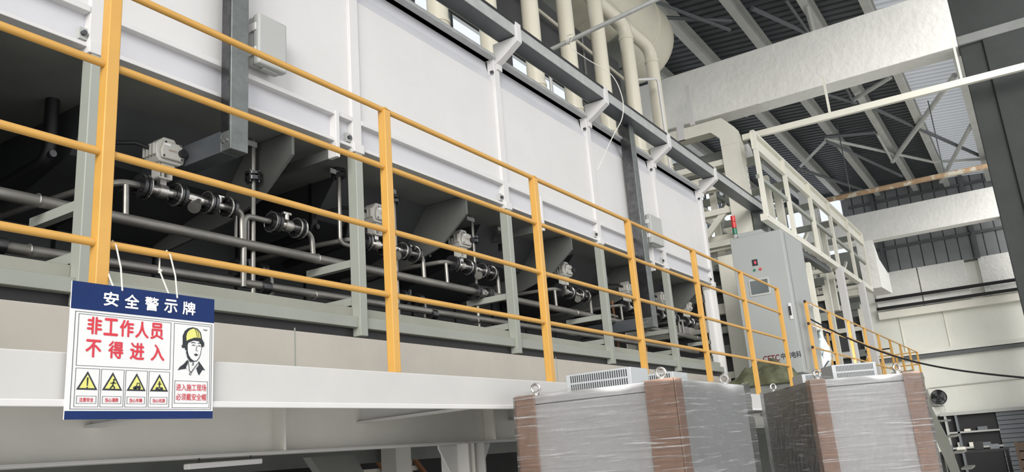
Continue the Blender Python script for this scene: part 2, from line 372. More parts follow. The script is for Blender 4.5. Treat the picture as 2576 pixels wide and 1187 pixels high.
for X in (5.05, 9.4):
    MB().box(X-.09, X+.09, 2.0, 2.15, -2.0, -.05).build('rear_column', 'web_beige', pf, smooth=False)
for X in (1.0, 3.4, 5.8, 8.2): MB().box(X-.06, X+.06, .69, 2.3, -.24, -.05).build('floor_joist', 'plate_grey', pf, smooth=False)
MB().box(-1.5, XE, 2.2, 2.3, -.35, -.036).build('rear_beam', 'plate_grey', pf, smooth=False)
# fluorescent batten under the platform
t = thing('lamp_batten', (2.3, .66, -.335), 'white batten lamp slung under the platform beam', 'lamp')
MB().bar((2.10, .64, -.322), (2.47, .64, -.318), .035, .022).build('housing', 'white', t, bev=.004)
for x in (2.16, 2.42): MB().cyl((x, .64, -.312), (x, .64, -.29), .004, 6).build('hanger', 'black', t)
# pipes, drums and braces glimpsed under the platform
t = thing('maintenance_stair', (5.9, 3.0, -2.0), 'brown braced stair frame glimpsed under the platform', 'stair frame')
for z in (-.26, -.40): MB().box(5.35, 6.45, 3.0, 3.25, z-.045, z).build('tread', 'cream', t, smooth=False)
for x in (5.57, 6.03): MB().box(x-.02, x+.02, 2.95, 2.99, -2.0, -.22).build('post', 'brown_rail', t, smooth=False)
for x in (5.68, 6.2): MB().bar((x, 2.96, -.2), (x+.6, 2.96, -.75), .035, .035).build('diagonal', 'brown_rail', t, smooth=False)
for x in (5.4, 6.4): MB().box(x-.03, x+.03, 3.05, 3.11, -2.0, -.2).build('upright', 'cream', t, smooth=False)
for i, (x, y, l) in enumerate(((3.0, 1.9, 'dark motor drum under the platform left of the brown stair frame'), (4.0, 2.3, 'second dark motor drum under the platform nearer the white column'))):
    t = thing('motor_drum', (x, y, -2.0), l, 'motor', 'motors under the platform')
    MB().cyl((x, y-.2, -.52), (x, y+.25, -.52), .13, 20).build('body', 'flange', t)
    MB().cyl((x, y-.24, -.52), (x, y-.2, -.52), .10, 20).build('end_cover', 'steel', t)
    MB().box(x-.1, x+.1, y-.15, y+.2, -2.0, -.63).build('stand', 'dark_in', t, smooth=False)
tag(MB().prism([(3.4, -.30), (3.75, -.30), (5.2, -2.0), (4.85, -2.0)], 'Y', 1.3, 1.36).build('sloping_chute', 'plate_grey', None, smooth=False), 'dark sloping chute plate under the platform', 'chute')
tag(MB().box(1.5, 16, 3.6, 3.7, -2.0, -.06).build('shade_screen', 'dark_in', None, smooth=False), 'added long dark screen standing in for the shade under the platform', 'screen')  # dark sheet added to keep the space under the platform in shade

# ================================================================== GUARD RAILS
ZR = (1.187, .9087, .6143, .3264)
SP = 1.31606
def rail_run(name, i0, i1, label, skip_first_base=False):
    t = thing(name, (SP*(i0+i1)/2, 0, 0), label, 'railing', 'yellow guard rails')
    for i in range(i0, i1+1):
        x = SP*i
        mb = MB().box(x-.0205, x+.0205, -.0205, .0205, -.008, 1.185)
        mb.add([(x-.0205,-.0205,1.185),(x+.0205,-.0205,1.185),(x+.0205,.0205,1.185),(x-.0205,.0205,1.185),(x-.012,-.012,1.2),(x+.012,-.012,1.2),(x+.012,.012,1.2),(x-.012,.012,1.2)],
               [(0,1,5,4),(1,2,6,5),(2,3,7,6),(3,0,4,7),(4,5,6,7)])
        mb.build('post', 'yellow', t, bev=.003)
        if i < i1:
            for z in ZR: MB().cyl((x+.016, 0, z), (x+SP-.016, 0, z), .0128, 12).build('rail', 'yellow', t)
    return t
rail_run('guard_railing', 0, 7, 'near yellow guard railing in front of the oven valves')
far = rail_run('guard_railing', 8, 16, 'far yellow guard railing beyond the grey control cabinet')
x = SP*16
for y in (.45, .9): MB().box(x-.02, x+.02, y-.02, y+.02, -.008, 1.2).build('post', 'yellow', far)
for z in ZR: MB().cyl((x, 0, z), (x, .9, z), .0128, 10).build('rail', 'yellow', far)
for z in ZR: MB().cyl((SP*8-.02, 0, z), (SP*8-.05, 0, z), .016, 10).build('end_plug', 'black', far)
t = thing('safety_gate', (19.6, .75, 0), 'small yellow ladder gate at the far end of the platform', 'gate')
for x in (18.3, 19.1, 19.9): MB().box(x-.02, x+.02, .63, .67, -.008, .98).build('post', 'yellow', t)
for z in (.95, .62, .3): MB().cyl((18.3, .65, z), (19.9, .65, z), .015, 8).build('rail', 'yellow', t)
t = thing('yellow_ladder', (15.2, .75, 0), 'narrow yellow rung ladder behind the far railing', 'ladder')
for dy in (0, .22): MB().box(15.1, 15.14, .7+dy, .73+dy, -.008, 1.25).build('stile', 'yellow', t)
for i in range(9): MB().cyl((15.12, .72, .1+i*.125), (15.12, .92, .1+i*.125), .01, 6).build('rung', 'yellow', t)
# sloping stringer at the far end
t = thing('stair_stringer', (14.9, -.6, -2), 'dark green-grey sloping stair stringer behind the far wrapped cabinet', 'stair')
MB().prism([(-.482, .455), (-.551, .466), (-.655, .011), (-.855, -.695), (-.919, -1.179), (-1.05, -2.0), (-.93, -2.0), (-.791, -1.172), (-.521, .025)], 'X', 14.9, 15.0).build('stringer', 'stringer', t, smooth=False)
for i in range(7): MB().box(15.0, 15.8, -.80-i*.07, -.66-i*.07, -.15-i*.25, -.12-i*.25).build('tread', 'stringer', t, smooth=False)

# ================================================================== OVEN ENCLOSURE
CX = (.15, 1.79, 3.43, 5.09, 6.68, 8.28, 9.80)
ov = thing('oven_enclosure', (5, 1.5, 0), 'long white panelled oven raised on grey-green posts', 'industrial oven')
MB().box(-1.5, 9.9, .88, .95, -.008, .322).build('base_beam', 'beige', ov, bev=.004)
MB().box(-1.5, 9.8, .945, .96, .25, .40).build('gap_shade', 'black', ov, smooth=False)  # black strip fills the slot to hold its shade
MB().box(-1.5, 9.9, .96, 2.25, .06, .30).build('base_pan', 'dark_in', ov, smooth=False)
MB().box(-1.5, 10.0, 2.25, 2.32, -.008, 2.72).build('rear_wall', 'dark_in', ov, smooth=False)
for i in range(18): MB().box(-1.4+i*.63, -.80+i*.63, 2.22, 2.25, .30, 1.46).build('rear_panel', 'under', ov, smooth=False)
MB().box(-1.5, 9.84, .96, 2.25, 1.47, 1.5).build('underside', 'plate_grey', ov, smooth=False)
MB().box(-1.5, 9.84, .93, 2.25, 2.70, 2.72).build('top_plate', 'white', ov, smooth=False)
MB().box(9.80, 9.84, .93, 2.25, 1.5, 2.70).build('end_panel', 'white', ov, smooth=False)
for x in (2.9, 5.6): MB().box(x-.004, x+.004, .8785, .88, .0, .337).build('beam_joint', 'grey_green', ov, smooth=False)
for i, x in enumerate(CX):
    # grey-green lower post, white upper post, cap plate
    lw = 'grey_green' if i < 6 else 'white'
    MB().box(x-.03, x+.03, .885, .955, .337, 1.44).build('lower_post', lw, ov, bev=.004)
    MB().box(x-.045, x+.045, .88, .96, 1.44, 1.50).build('post_cap', 'white', ov, bev=.004)
    MB().box(x-.04, x+.04, .895, .96, 1.50, 2.73).build('upper_post', 'white', ov, bev=.004)
    for z in (1.53, 2.58): MB().cyl((x-.06, .917, z), (x-.06, .893, z), .012, 8).build('bolt', 'flange', ov)
    MB().box(x-.075, x-.04, .91, .935, 1.505, 1.56).build('cleat', 'box_grey', ov, smooth=False)
    for z in (.80, .575): MB().box(x-.012, x+.03, .955, 1.33, z-.05, z-.005).build('pipe_arm', 'grey_green', ov, smooth=False)
    x2 = CX[i+1] if i+1 < len(CX) else None
    if x2:
        a, b = x+.04, x2-.04
        MB().box(a, b, .918, .94, 1.66, 2.50).build('panel', 'white', ov, smooth=False)
        MB().box(a, b, .893, .94, 1.635, 1.665).build('lower_flange', 'white', ov, bev=.003)
        MB().box(a, b, .935, .96, 1.49, 1.64).build('lower_channel', 'white_lip', ov, smooth=False)
        MB().box(a, b, .90, .96, 1.47, 1.49).build('lower_lip', 'white', ov, bev=.002)
        MB().add([(a,.918,2.50),(b,.918,2.50),(b,.958,2.60),(a,.958,2.60),(a,.975,2.70),(b,.975,2.70)], [(0,1,2,3),(3,2,5,4)]).build('upper_channel', 'white_lip', ov, smooth=False)
        MB().box(a, b, .872, .98, 2.70, 2.73).build('top_flange', 'galv_light', ov, bev=.003)
        MB().box(x+.03, x2-.03, .905, .97, .385, .448).build('sill_lower', 'grey_green', ov, bev=.003)
        MB().box(x+.03, x2-.03, .945, 1.0, .446, .508).build('sill_upper', 'sill_beige', ov, bev=.003)
        if i < 6 and i != 0:
            pass
        # hopper below the underside: end plates with a chamfered nose
        xa, xb = x+.25, x2-.46
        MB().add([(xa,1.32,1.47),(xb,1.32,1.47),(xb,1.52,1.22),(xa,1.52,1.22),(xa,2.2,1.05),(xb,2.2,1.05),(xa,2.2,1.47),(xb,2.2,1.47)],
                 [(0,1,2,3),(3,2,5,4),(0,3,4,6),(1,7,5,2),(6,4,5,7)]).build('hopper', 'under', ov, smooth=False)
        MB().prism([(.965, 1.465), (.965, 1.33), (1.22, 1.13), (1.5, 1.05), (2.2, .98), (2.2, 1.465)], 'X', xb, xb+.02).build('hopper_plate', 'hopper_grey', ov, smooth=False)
for x in (3.24, 5.60, 7.90):
    MB().box(x, x+.03, .885, .955, 1.37, 1.66).build('hanger_post', 'white', ov, bev=.003)
    MB().box(x, x+.03, .955, 1.5, 1.37, 1.43).build('hanger_arm', 'hopper_grey', ov, smooth=False)
MB().box(9.7, 9.9, .95, 1.0, .0, 1.4).build('end_post', 'white', ov, smooth=False)
t = thing('rating_plate', (3.55, 1.95, 1.35), 'small pale rating plate on the dark oven wall', 'plate')
MB().box(3.66, 3.86, 1.92, 1.925, 1.27, 1.37).build('plate', 'shutter', t, smooth=False)
for k in range(3): MB().box(3.68, 3.84, 1.918, 1.92, 1.29+k*.025, 1.30+k*.025).build('printed_line', 'box_grey', t, smooth=False)
MB().box(3.7, 3.82, 1.925, 2.22, 1.28, 1.36).build('stand_off', 'dark_in', t, smooth=False)
# black rubber drop hoses under the oven
for n_, (x, y, z0_, l) in enumerate(((1.93, 1.5, 1.16, 'thick black drop pipe at the left of the frame'), (2.35, 1.75, 1.12, 'thick black drop pipe just behind the first grey post'), (3.70, 1.55, 1.15, 'thick black drop pipe in front of the rating plate'),
        (3.98, 1.5, 1.12, 'thick black drop pipe just right of the second grey post'), (4.72, 1.55, 1.17, 'left of the paired black drop pipes above the second actuator'), (4.95, 1.6, 1.17, 'right of the paired black drop pipes above the second actuator'))):
    t = thing('drop_pipe', (x, y, z0_), l, 'pipe', 'black drop pipes under the oven')
    MB().tube(fillet([(x, y, 1.48), (x, y, z0_), (x-.02, y+.6, z0_-.06)], .08), .032, 12).build('pipe', 'black', t)
    MB().cyl((x, y-.006, z0_+.02), (x, y-.04, z0_+.02), .018, 10).build('drain_plug', 'flange', t)
# steam mains along the oven
t = thing('steam_main', (4, 1.2, .84), 'upper steel steam main running behind the posts', 'pipe', 'steam mains')
MB().cyl((-1.0, 1.2, .832), (4.99, 1.2, .842), .0275, 18).build('pipe', 'steel', t)
MB().cyl((5.19, 1.2, .842), (9.9, 1.2, .842), .0275, 18).build('pipe', 'steel', t)
for x in CX[1:]: MB().ring((x-.05, 1.2, .84), (1, 0, 0), .029, .004, 16, 6).build('u_bolt', 'chrome', t)
be = MB()
for k in range(6): be.ring((5.065+k*.012, 1.2, .842), (1, 0, 0), .03, .008, 18, 6)
be.cyl((5.0, 1.2, .842), (5.18, 1.2, .842), .03, 18).build('bellows', 'chrome', t)
for x in (4.995, 5.025, 5.155, 5.185): MB().cyl((x-.01, 1.2, .842), (x+.01, 1.2, .842), .062, 20).build('flange', 'flange', t)
for a in (45, 135, 225, 315):
    dy, dz = .054*math.cos(R(a)), .054*math.sin(R(a))
    MB().cyl((4.96, 1.2+dy, .842+dz), (5.22, 1.2+dy, .842+dz), .006, 6).build('tie_rod', 'flange', t)
t = thing('steam_main', (4, 1.22, .62), 'lower dark condensate main close above the grey sill', 'pipe', 'steam mains')
MB().cyl((-1.0, 1.22, .60), (9.8, 1.22, .67), .024, 16).build('pipe', 'steel', t)
for x in (1.73, 3.37, 5.03): MB().ring((x, 1.22, .62), (1, 0, 0), .026, .004, 16, 6).build('u_bolt', 'chrome', t)
for x in (1.6, 3.0, 4.5): MB().cyl((x-.03, 1.22, .62), (x+.03, 1.22, .62), .035, 14).build('coupling', 'flange', t)

def text_mesh(body, size, name, m, parent, loc, ux, vx, offset=0.0, width=None, extr=0.0006):
    """flat lettering: ux = reading direction, vx = up direction (world vectors)"""
    c = bpy.data.curves.new(name, 'FONT'); c.body = body; c.size = 1.0; bold = offset; c.align_x = 'CENTER'; c.align_y = 'CENTER'; c.resolution_u = 4
    tmp = bpy.data.objects.new('tmp', c); COL.objects.link(tmp)
    dg = bpy.context.evaluated_depsgraph_get(); dg.update()
    me = bpy.data.meshes.new_from_object(tmp.evaluated_get(dg))
    bpy.data.objects.remove(tmp); bpy.data.curves.remove(c)
    xs = [v.co.x for v in me.vertices]; ys = [v.co.y for v in me.vertices]
    cx, cy = (min(xs)+max(xs))/2, (min(ys)+max(ys))/2
    sx = (width/(max(xs)-min(xs))) if width else size/(max(ys)-min(ys))
    sy = size/(max(ys)-min(ys))
    o = ORG.get(parent.name, Vector()); ux = Vector(ux).normalized(); vx = Vector(vx).normalized(); L0 = Vector(loc)-o
    base = [((v.co.x-cx)*sx, (v.co.y-cy)*sy) for v in me.vertices]; fc = [tuple(p.vertices) for p in me.polygons]
    bpy.data.meshes.remove(me); me = bpy.data.meshes.new(name); V = []; F = []
    nv = ux.cross(vx)
    for q, (dx, dy) in enumerate(((0, 0), (bold, 0), (-bold, 0), (0, bold), (0, -bold)) if bold else ((0, 0),)):
        k = len(V); V += [tuple(L0 + nv*(q*8e-5) + ux*(p[0]+dx*size) + vx*(p[1]+dy*size)) for p in base]; F += [tuple(i+k for i in f) for f in fc]
    me.from_pydata(V, [], F)
    me.name = name; me.materials.clear(); me.materials.append(MATS[m])
    ob = bpy.data.objects.new(name, me); COL.objects.link(ob); ob.parent = parent; ORG[ob.name] = o
    return ob
def flange_pair(mb, x, y, z, r=.06):
    mb.cyl((x-.022, y, z), (x-.003, y, z), r, 22); mb.cyl((x+.003, y, z), (x+.022, y, z), r, 22)
    for k in range(4):
        a = R(45+90*k); mb.cyl((x-.034, y+.04*math.cos(a), z+.04*math.sin(a)), (x+.034, y+.04*math.cos(a), z+.04*math.sin(a)), .0085, 6)
    return mb
def valve_set(label):
    t = thing('valve_set', (0, 0, 0), label, 'valve', 'actuated valve sets under the oven')
    flange_pair(MB(), -.115, 0, 0).build('flange', 'flange', t)
    flange_pair(MB(), .085, 0, 0).build('flange', 'flange', t)
    flange_pair(MB(), .27, 0, 0).build('flange', 'flange', t)
    flange_pair(MB(), .40, 0, 0, .05).build('flange', 'flange', t)
    for x in (-.096, .066, .251, .381): MB().ring((x+.0, 0, 0), (1, 0, 0), .057, .0045, 22, 6).build('gasket_ring', 'chrome', t)
    MB().cyl((-.09, 0, 0), (.06, 0, 0), .022, 14).cyl((-.035, 0, 0), (.01, 0, 0), .034, 16).box(-.03, .005, -.014, .014, 0, .06).build('ball_valve', 'chrome', t)
    MB().box(-.05, -.044, -.03, .03, .06, .135).box(.02, .026, -.03, .03, .06, .135).box(-.05, .026, -.03, .03, .058, .064).cyl((-.012, 0, .06), (-.012, 0, .15), .011, 8).build('yoke', 'actuator', t)
    MB().tube([(.10, 0, 0), (.15, 0, .004), (.2, 0, 0), (.25, 0, 0)], .022, 14, [.02, .026, .026, .021]).cyl((.20, 0, 0), (.145, -.045, -.06), .021, 14).cyl((.155, -.037, -.05), (.142, -.048, -.063), .032, 16).build('strainer', 'chrome', t)
    MB().cyl((.29, 0, 0), (.38, 0, 0), .019, 12).cyl((.335, 0, 0), (.335, 0, .05), .012, 10).box(.31, .36, -.006, .006, .048, .056).build('hand_valve', 'chrome', t)
    MB().tube(fillet([(.42, 0, 0), (.48, 0, -.005), (.485, 0, -.17)], .035), .0155, 10).build('outlet_bend', 'steel', t)
    MB().tube(fillet([(-.135, 0, 0), (-.22, 0, 0), (-.30, .22, -.01), (-.34, .9, .0)], .05), .0165, 10).build('inlet_bend', 'steel', t)
    MB().cyl((-.20, 0, -.012), (-.195, .0, -.165), .0135, 10).build('riser', 'steel', t)
    # actuator
    b = MB().prism([(-.075, .155), (-.06, .135), (.05, .135), (.075, .15), (.082, .19), (.082, .225), (.05, .25), (-.06, .25), (-.082, .225), (-.082, .18)], 'Y', -.05, .06)
    act = b.build('actuator', 'actuator', t, bev=.006)
    MB().prism([(-.05, .25), (.04, .25), (.025, .272), (-.035, .272)], 'Y', -.04, .05).build('top_cover', 'actuator', act, bev=.005)
    MB().prism([(-.058, .152), (.058, .152), (.066, .19), (.052, .24), (-.05, .24), (-.064, .19)], 'Y', -.066, -.05).build('front_cover', 'actuator', act, bev=.006)
    MB().cyl((.05, -.066, .195), (.05, -.086, .195), .021, 18).build('indicator_knob', 'black', act)
    text_mesh('DEXIO', .011, 'print', 'brown_rail', act, (.0, -.0667, .197), (1, 0, 0), (0, 0, 1), 0, .045)
    MB().box(-.045, -.015, -.068, -.066, .218, .230).build('name_sticker', 'letter_white', act, smooth=False)
    for k in range(4): MB().box(-.094, -.082, -.045+k*.026, -.031+k*.026, .165, .225).build('cooling_fin', 'actuator', act, bev=.003)
    for dx, dz in ((-.05, .163), (.05, .163), (-.042, .236), (.042, .236)): MB().cyl((dx, -.066, dz), (dx, -.070, dz), .005, 8).build('cover_screw', 'flange', act)
    MB().box(-.04, .035, -.035, .035, .118, .136).build('mount_plate', 'actuator', act, bev=.003)
    MB().tube([(-.09, .0, .21), (-.13, .04, .235), (-.19, .12, .24), (-.25, .25, .22)], .011, 8).build('cable', 'black', act)
    return t
VL = [(2.345, 'first valve set with grey actuator beside the tall yellow post'), (3.915, 'second valve set partly hidden behind the second yellow post'), (4.865, 'third valve set with grey actuator above the bellows'),
      (6.465, 'fourth valve set with grey actuator in the dark fourth bay'), (7.835, 'fifth valve set half behind the fourth yellow post'), (8.74, 'sixth valve set beside the fifth grey post'), (9.55, 'seventh valve set at the far end of the oven')]
v0 = valve_set(VL[0][1])
for i, (x, l) in enumerate(VL):
    o = v0 if i == 0 else copy_tree(v0)
    o.location = (x, 1.2, 1.02); o['label'] = l
# hand-valve bypass between the first and second posts
t = thing('bypass_valve', (3.1, 1.2, .84), 'chrome hand valve with two flanges left of the second grey post', 'valve')
MB().tube(fillet([(2.84, 1.2, .60), (2.84, 1.2, 1.0), (3.02, 1.2, 1.0)], .05), .0165, 12).build('inlet_bend', 'steel', t)
flange_pair(MB(), 3.05, 1.2, 1.0, .062).build('flange', 'flange', t)
flange_pair(MB(), 3.235, 1.2, 1.0, .058).build('flange', 'flange', t)
for x in (3.03, 3.07, 3.215, 3.255): MB().ring((x, 1.2, 1.0), (1, 0, 0), .057, .005, 22, 6).build('gasket_ring', 'chrome', t)
MB().cyl((3.07, 1.2, 1.0), (3.22, 1.2, 1.0), .022, 14).cyl((3.12, 1.2, 1.0), (3.17, 1.2, 1.0), .036, 16).cyl((3.145, 1.2, 1.0), (3.145, 1.2, 1.07), .014, 10).box(3.115, 3.175, 1.19, 1.21, 1.065, 1.078).build('valve_body', 'chrome', t)
MB().tube(fillet([(3.25, 1.2, 1.0), (3.34, 1.2, .985), (3.35, 1.2, .85)], .05), .0165, 12).build('outlet_bend', 'steel', t)
for x in (2.66, 2.74): MB().cyl((x+.14, 1.215, .86), (x+.14, 1.215, .99), .009, 8).build('riser', 'steel', t)
for x, l in ((2.95, 'dark lower valve below the steam main in the first bay'), (4.35, 'dark lower valve below the steam main in the second bay')):
    t = thing('drain_valve', (x, 1.3, .62), l, 'valve', 'drain valves')
    flange_pair(MB(), x-.07, 1.3, .73, .05).build('flange', 'flange', t); flange_pair(MB(), x+.09, 1.3, .73, .05).build('flange', 'flange', t)
    MB().cyl((x-.07, 1.3, .73), (x+.09, 1.3, .73), .024, 12).cyl((x+.01, 1.3, .73), (x+.01, 1.3, .79), .012, 8).build('valve_body', 'flange', t)
    MB().tube(fillet([(x+.11, 1.3, .73), (x+.17, 1.3, .72), (x+.17, 1.3, .36)], .04), .014, 8).build('pipe', 'steel', t)
for x, l in ((7.72, 'thin red-brown pipe beside the fourth yellow post'), (8.45, 'thin red-brown pipe right of the fifth grey post')):
    tag(MB().tube([(x, 1.32, .34), (x+.01, 1.32, .7), (x, 1.33, 1.1)], .013, 8).build('red_pipe', 'brown_rail', None), l, 'pipe', 'thin red-brown pipes')
# thin flanged drop lines
for x, y, zf, zb, l in ((2.92, 1.22, 1.25, .36, 'thin flanged steel drop line left of the bypass valve'), (3.60, 1.22, 1.44, .98, 'thin flanged drop line bending behind the second grey post'), (4.13, 1.22, 1.385, .36, 'thin flanged drop line right of the second yellow post'),
                     (5.11, 1.25, 1.28, .36, 'thin flanged drop line left of the third grey post'), (5.55, 1.25, 1.30, .36, 'thin flanged drop line right of the third grey post'), (7.30, 1.2, 1.25, .90, 'thin flanged drop line in the fifth bay'), (8.95, 1.2, 1.25, .36, 'thin flanged drop line in the last bay')):
    t = thing('drop_line', (x, y, zb), l, 'pipe', 'thin flanged drop lines')
    pts = [(x, y, 1.47), (x, y, zb)] if zb < .9 else [(x, y, 1.47), (x, y, zb), (x+.22, y, zb-.01)]
    MB().tube(fillet(pts, .04) if len(pts) > 2 else pts, .0135, 10).build('pipe', 'steel', t)
    MB().cyl((x, y, zf-.028), (x, y, zf-.006), .046, 20).cyl((x, y, zf+.004), (x, y, zf+.02), .046, 20).build('flange', 'flange', t)
    fb = MB()
    for k in range(4):
        a = R(20+90*k); fb.cyl((x+.035*math.cos(a), y+.035*math.sin(a), zf-.042), (x+.035*math.cos(a), y+.035*math.sin(a), zf+.03), .007, 6)
    fb.build('flange_bolts', 'flange', t)
    MB().box(x-.09, x+.01, y-.02, y-.012, 1.42, 1.45).build('tie_bracket', 'galv_light', t, smooth=False)

# ================================================================== TRUNKING AND JUNCTION BOXES
def trunk(x0, x1, y0, y1, zb, label, ret):
    t = thing('cable_duct', ((x0+x1)/2, (y0+y1)/2, zb), label, 'cable trunking', 'galvanised cable trunks')
    MB().box(x0, x1, y0, y1, zb, 3.0).build('riser', 'galv', t, bev=.003)
    MB().box(x0-.0, x1, y1, ret, zb-.002, zb+.11).build('return_arm', 'tray_dark', t, bev=.003)
    MB().box(x0-.004, x0, y0+.01, y1, zb+.1, 3.0).build('cover_strip', 'flange', t, smooth=False)
    for k in range(2): MB().cyl((x0+.01, y1-.015-k*.03, zb+.05), (x0-.012, y1-.015-k*.03, zb+.05), .008, 8).build('bolt', 'chrome', t)
trunk(2.425, 2.532, .80, .87, 1.165, 'galvanised cable trunk left of the large grey junction box', 1.9)
trunk(7.43, 7.54, .78, .895, .72, 'galvanised cable trunk left of the small far junction box', 1.6)
def jbox(x0, x1, y0, y1, z0_, z1_, label):
    t = thing('junction_box', ((x0+x1)/2, y1, z0_), label, 'junction box', 'grey junction boxes')
    MB().box(x0, x1, y0+.055, y1, z0_, z1_).build('body', 'box_grey', t, bev=.008)
    MB().box(x0-.006, x1+.006, y0, y0+.05, z0_-.006, z1_+.006).build('lid', 'box_grey', t, bev=.01)
    MB().box(x0+.002, x1-.002, y0+.05, y0+.055, z0_, z1_).build('seal', 'shutter', t, smooth=False)
    for z in (z0_+.07*(z1_-z0_)/.28, z1_-.07*(z1_-z0_)/.28):
        MB().box(x0-.014, x0-.004, y0+.02, y0+.085, z-.022, z+.022).build('clip', 'white', t, bev=.003)
    MB().box(x0+.05, x1-.03, y0+.03, y0+.06, z0_-.014, z0_-.004).build('cable_entry', 'box_grey', t, bev=.003)
jbox(2.605, 2.785, .80, .893, 1.70, 1.98, 'large grey junction box on the white panel beside the trunk')
jbox(7.72, 8.02, .79, .905, 1.63, 1.93, 'small far grey junction box near the fifth white post')

# ================================================================== CABLE TRAY ABOVE THE OVEN
t = thing('cable_tray', (6.5, .68, 2.8), 'long galvanised cable tray bracketed along the oven top', 'cable tray')
tx = [.15, 1.79, 3.43, 5.12, 6.71, 8.30, 9.86, 12.0]
for i in range(len(tx)-1):
    a, b = tx[i]+.03, tx[i+1]-.02
    MB().box(a, b, .695, .845, 2.845, 2.86).build('tray_bottom', 'tray_dark', t, smooth=False)  # underside coloured darker to hold the shade beneath the tray
    MB().box(a, b, .688, .697, 2.845, 2.945).build('tray_side', 'galv_light', t, smooth=False)
    MB().box(a, b, .843, .852, 2.845, 2.945).build('tray_side', 'galv_light', t, smooth=False)
    MB().box(a, b, .680, .74, 2.945, 2.962).build('tray_cover', 'black', t, smooth=False)
for x in tx[:-1]:
    MB().prism([(.905, 2.66), (.905, 2.84), (.70, 2.842), (.70, 2.965), (.672, 2.965), (.672, 2.80), (.84, 2.69)], 'X', x-.045, x+.03).build('bracket', 'white', t, bev=.003)
    MB().box(x-.035, x+.035, .882, .894, 2.62, 2.76).build('bracket_foot', 'white', t, smooth=False)
MB().box(11.98, 12.14, .66, .86, 2.40, 2.95).build('drop_box', 'galv', t, smooth=False)

# ================================================================== PVC EXHAUST PIPES
PX = (3.15, 4.02, 4.85, 5.62, 6.42, 7.20, 8.02, 8.88, 9.70)
for i, x in enumerate(PX):
    nm = ['hidden behind the tray at far left', 'behind the first visible tray bracket', 'standing at the left end of the visible row', 'second in the visible row', 'third in the visible row', 'fourth from the big tank end', 'third from the big tank end', 'second from the big tank end with its own elbow', 'last of the row with the end elbow'][i]
    t = thing('exhaust_pipe', (x, 1.27, 2.72), 'cream plastic exhaust riser, ' + nm, 'pipe', 'cream exhaust risers on the oven')
    top = 4.98 if i < 7 else 4.80
    if i >= 7:
        MB().tube(fillet([(x, 1.27, 2.74), (x, 1.27, 4.80), (x-.5, 1.42, 5.0)], .16, 8), .088, 20).build('riser', 'pvc', t)
        MB().cyl((x, 1.27, 4.62), (x, 1.27, 4.58), .097, 20).build('collar', 'pvc', t)
    else:
        MB().cyl((x, 1.27, 2.74), (x, 1.27, top), .088, 20).build('riser', 'pvc', t)
    MB().tube([(x, 1.27, 2.72), (x, 1.27, 2.80), (x, 1.27, 2.84), (x, 1.27, 2.97), (x, 1.27, 3.06)], .1, 20, [.10, .10, .125, .125, .09]).build('boot', 'pvc', t)
    MB().cyl((x, 1.27, 3.06), (x, 1.27, 3.09), .098, 20).build('collar', 'pvc', t)
    MB().box(x-.14, x-.10, 1.2, 1.33, 2.74, 2.96).build('damper_lever', 'galv_light', t, bev=.004)
t = thing('exhaust_header', (6.5, 1.45, 4.95), 'thick cream exhaust header pipe sloping along the risers', 'pipe')
MB().tube([(2.5, 1.42, 5.02), (6, 1.42, 5.02), (8.3, 1.42, 5.02), (9.25, 1.42, 5.0)], .11, 20).build('header', 'pvc', t)
for x in (8.35,): MB().cyl((x, 1.42, 5.02), (x+.05, 1.42, 5.02), .12, 20).build('collar', 'pvc', t)
t = thing('exhaust_tank', (9.6, 1.9, 5.15), 'big cream round exhaust tank with domed end above the oven', 'tank')
prof = [(7.6, .66), (10.95, .66), (11.15, .63), (11.3, .54), (11.4, .36), (11.44, .02)]
MB().tube([(a, 2.02, 5.68) for a, _ in prof], .5, 36, [b for _, b in prof]).build('shell', 'pvc', t)
for a in (8.9, 10.5): MB().ring((a, 2.02, 5.68), (1, 0, 0), .663, .012, 36, 6).build('weld_seam', 'pvc', t)
for a in (8.0, 9.6):
    MB().box(a, a+.15, 1.62, 2.4, 4.62, 5.18).build('saddle', 'plate_grey', t, smooth=False)
    for y in (1.65, 2.3) if a > 9 else (): MB().box(a+.03, a+.12, y, y+.08, 2.72, 4.6).build('saddle_leg', 'plate_grey', t, smooth=False)
t = thing('fan_housing', (7.3, 2.0, 2.72), 'dark grey exhaust fan housing behind the cream risers', 'fan housing')
MB().box(4.6, 9.4, 1.62, 1.80, 3.78, 4.60).build('casing', 'under', t, bev=.02)
for x in (5.0, 6.6, 8.2, 9.2): MB().box(x-.06, x+.06, 1.66, 1.76, 2.72, 3.78).build('leg', 'under', t, smooth=False)
for x in (5.7, 7.0, 8.3): MB().cyl((x, 1.61, 3.9), (x, 1.61, 4.55), .015, 8).build('stiffening_rib', 'plate_grey', t)
MB().cyl((4.7, 1.55, 4.36), (9.6, 1.55, 4.30), .02, 8).build('conduit', 'pvc', t)
t = thing('vent_line', (9.4, 1.1, 2.9), 'thin white vent line looping beside the last riser', 'pipe')
MB().tube(fillet([(8.9, 1.30, 4.05), (9.42, 1.12, 4.20), (9.45, 1.12, 2.75)], .06), .018, 10).build('pipe', 'white', t)
t = thing('support_tube', (6.1, .5, 3.3), 'thin grey support tube slanting across the exhaust risers', 'pipe')
MB().cyl((6.5, 1.18, 3.44), (6.5, -.5, 3.60), .022, 12).build('tube', 'galv_light', t)
MB().cyl((6.5, 1.155, 2.72), (6.5, 1.155, 3.47), .018, 8).build('post', 'galv_light', t)
t = thing('loose_wire', (6.5, .8, 1.9), 'thin loose wire tied to the slanting tube and dangling down', 'wire')
wp = [(6.5, .93, 3.44), (6.5, .93, 3.52), (6.48, .85, 3.50), (6.5, .9, 3.40), (6.62, .80, 3.28), (6.75, .62, 3.1), (6.78, .55, 2.85), (6.72, .55, 2.62), (6.5, .58, 2.36), (6.2, .65, 1.94)]
cu = []
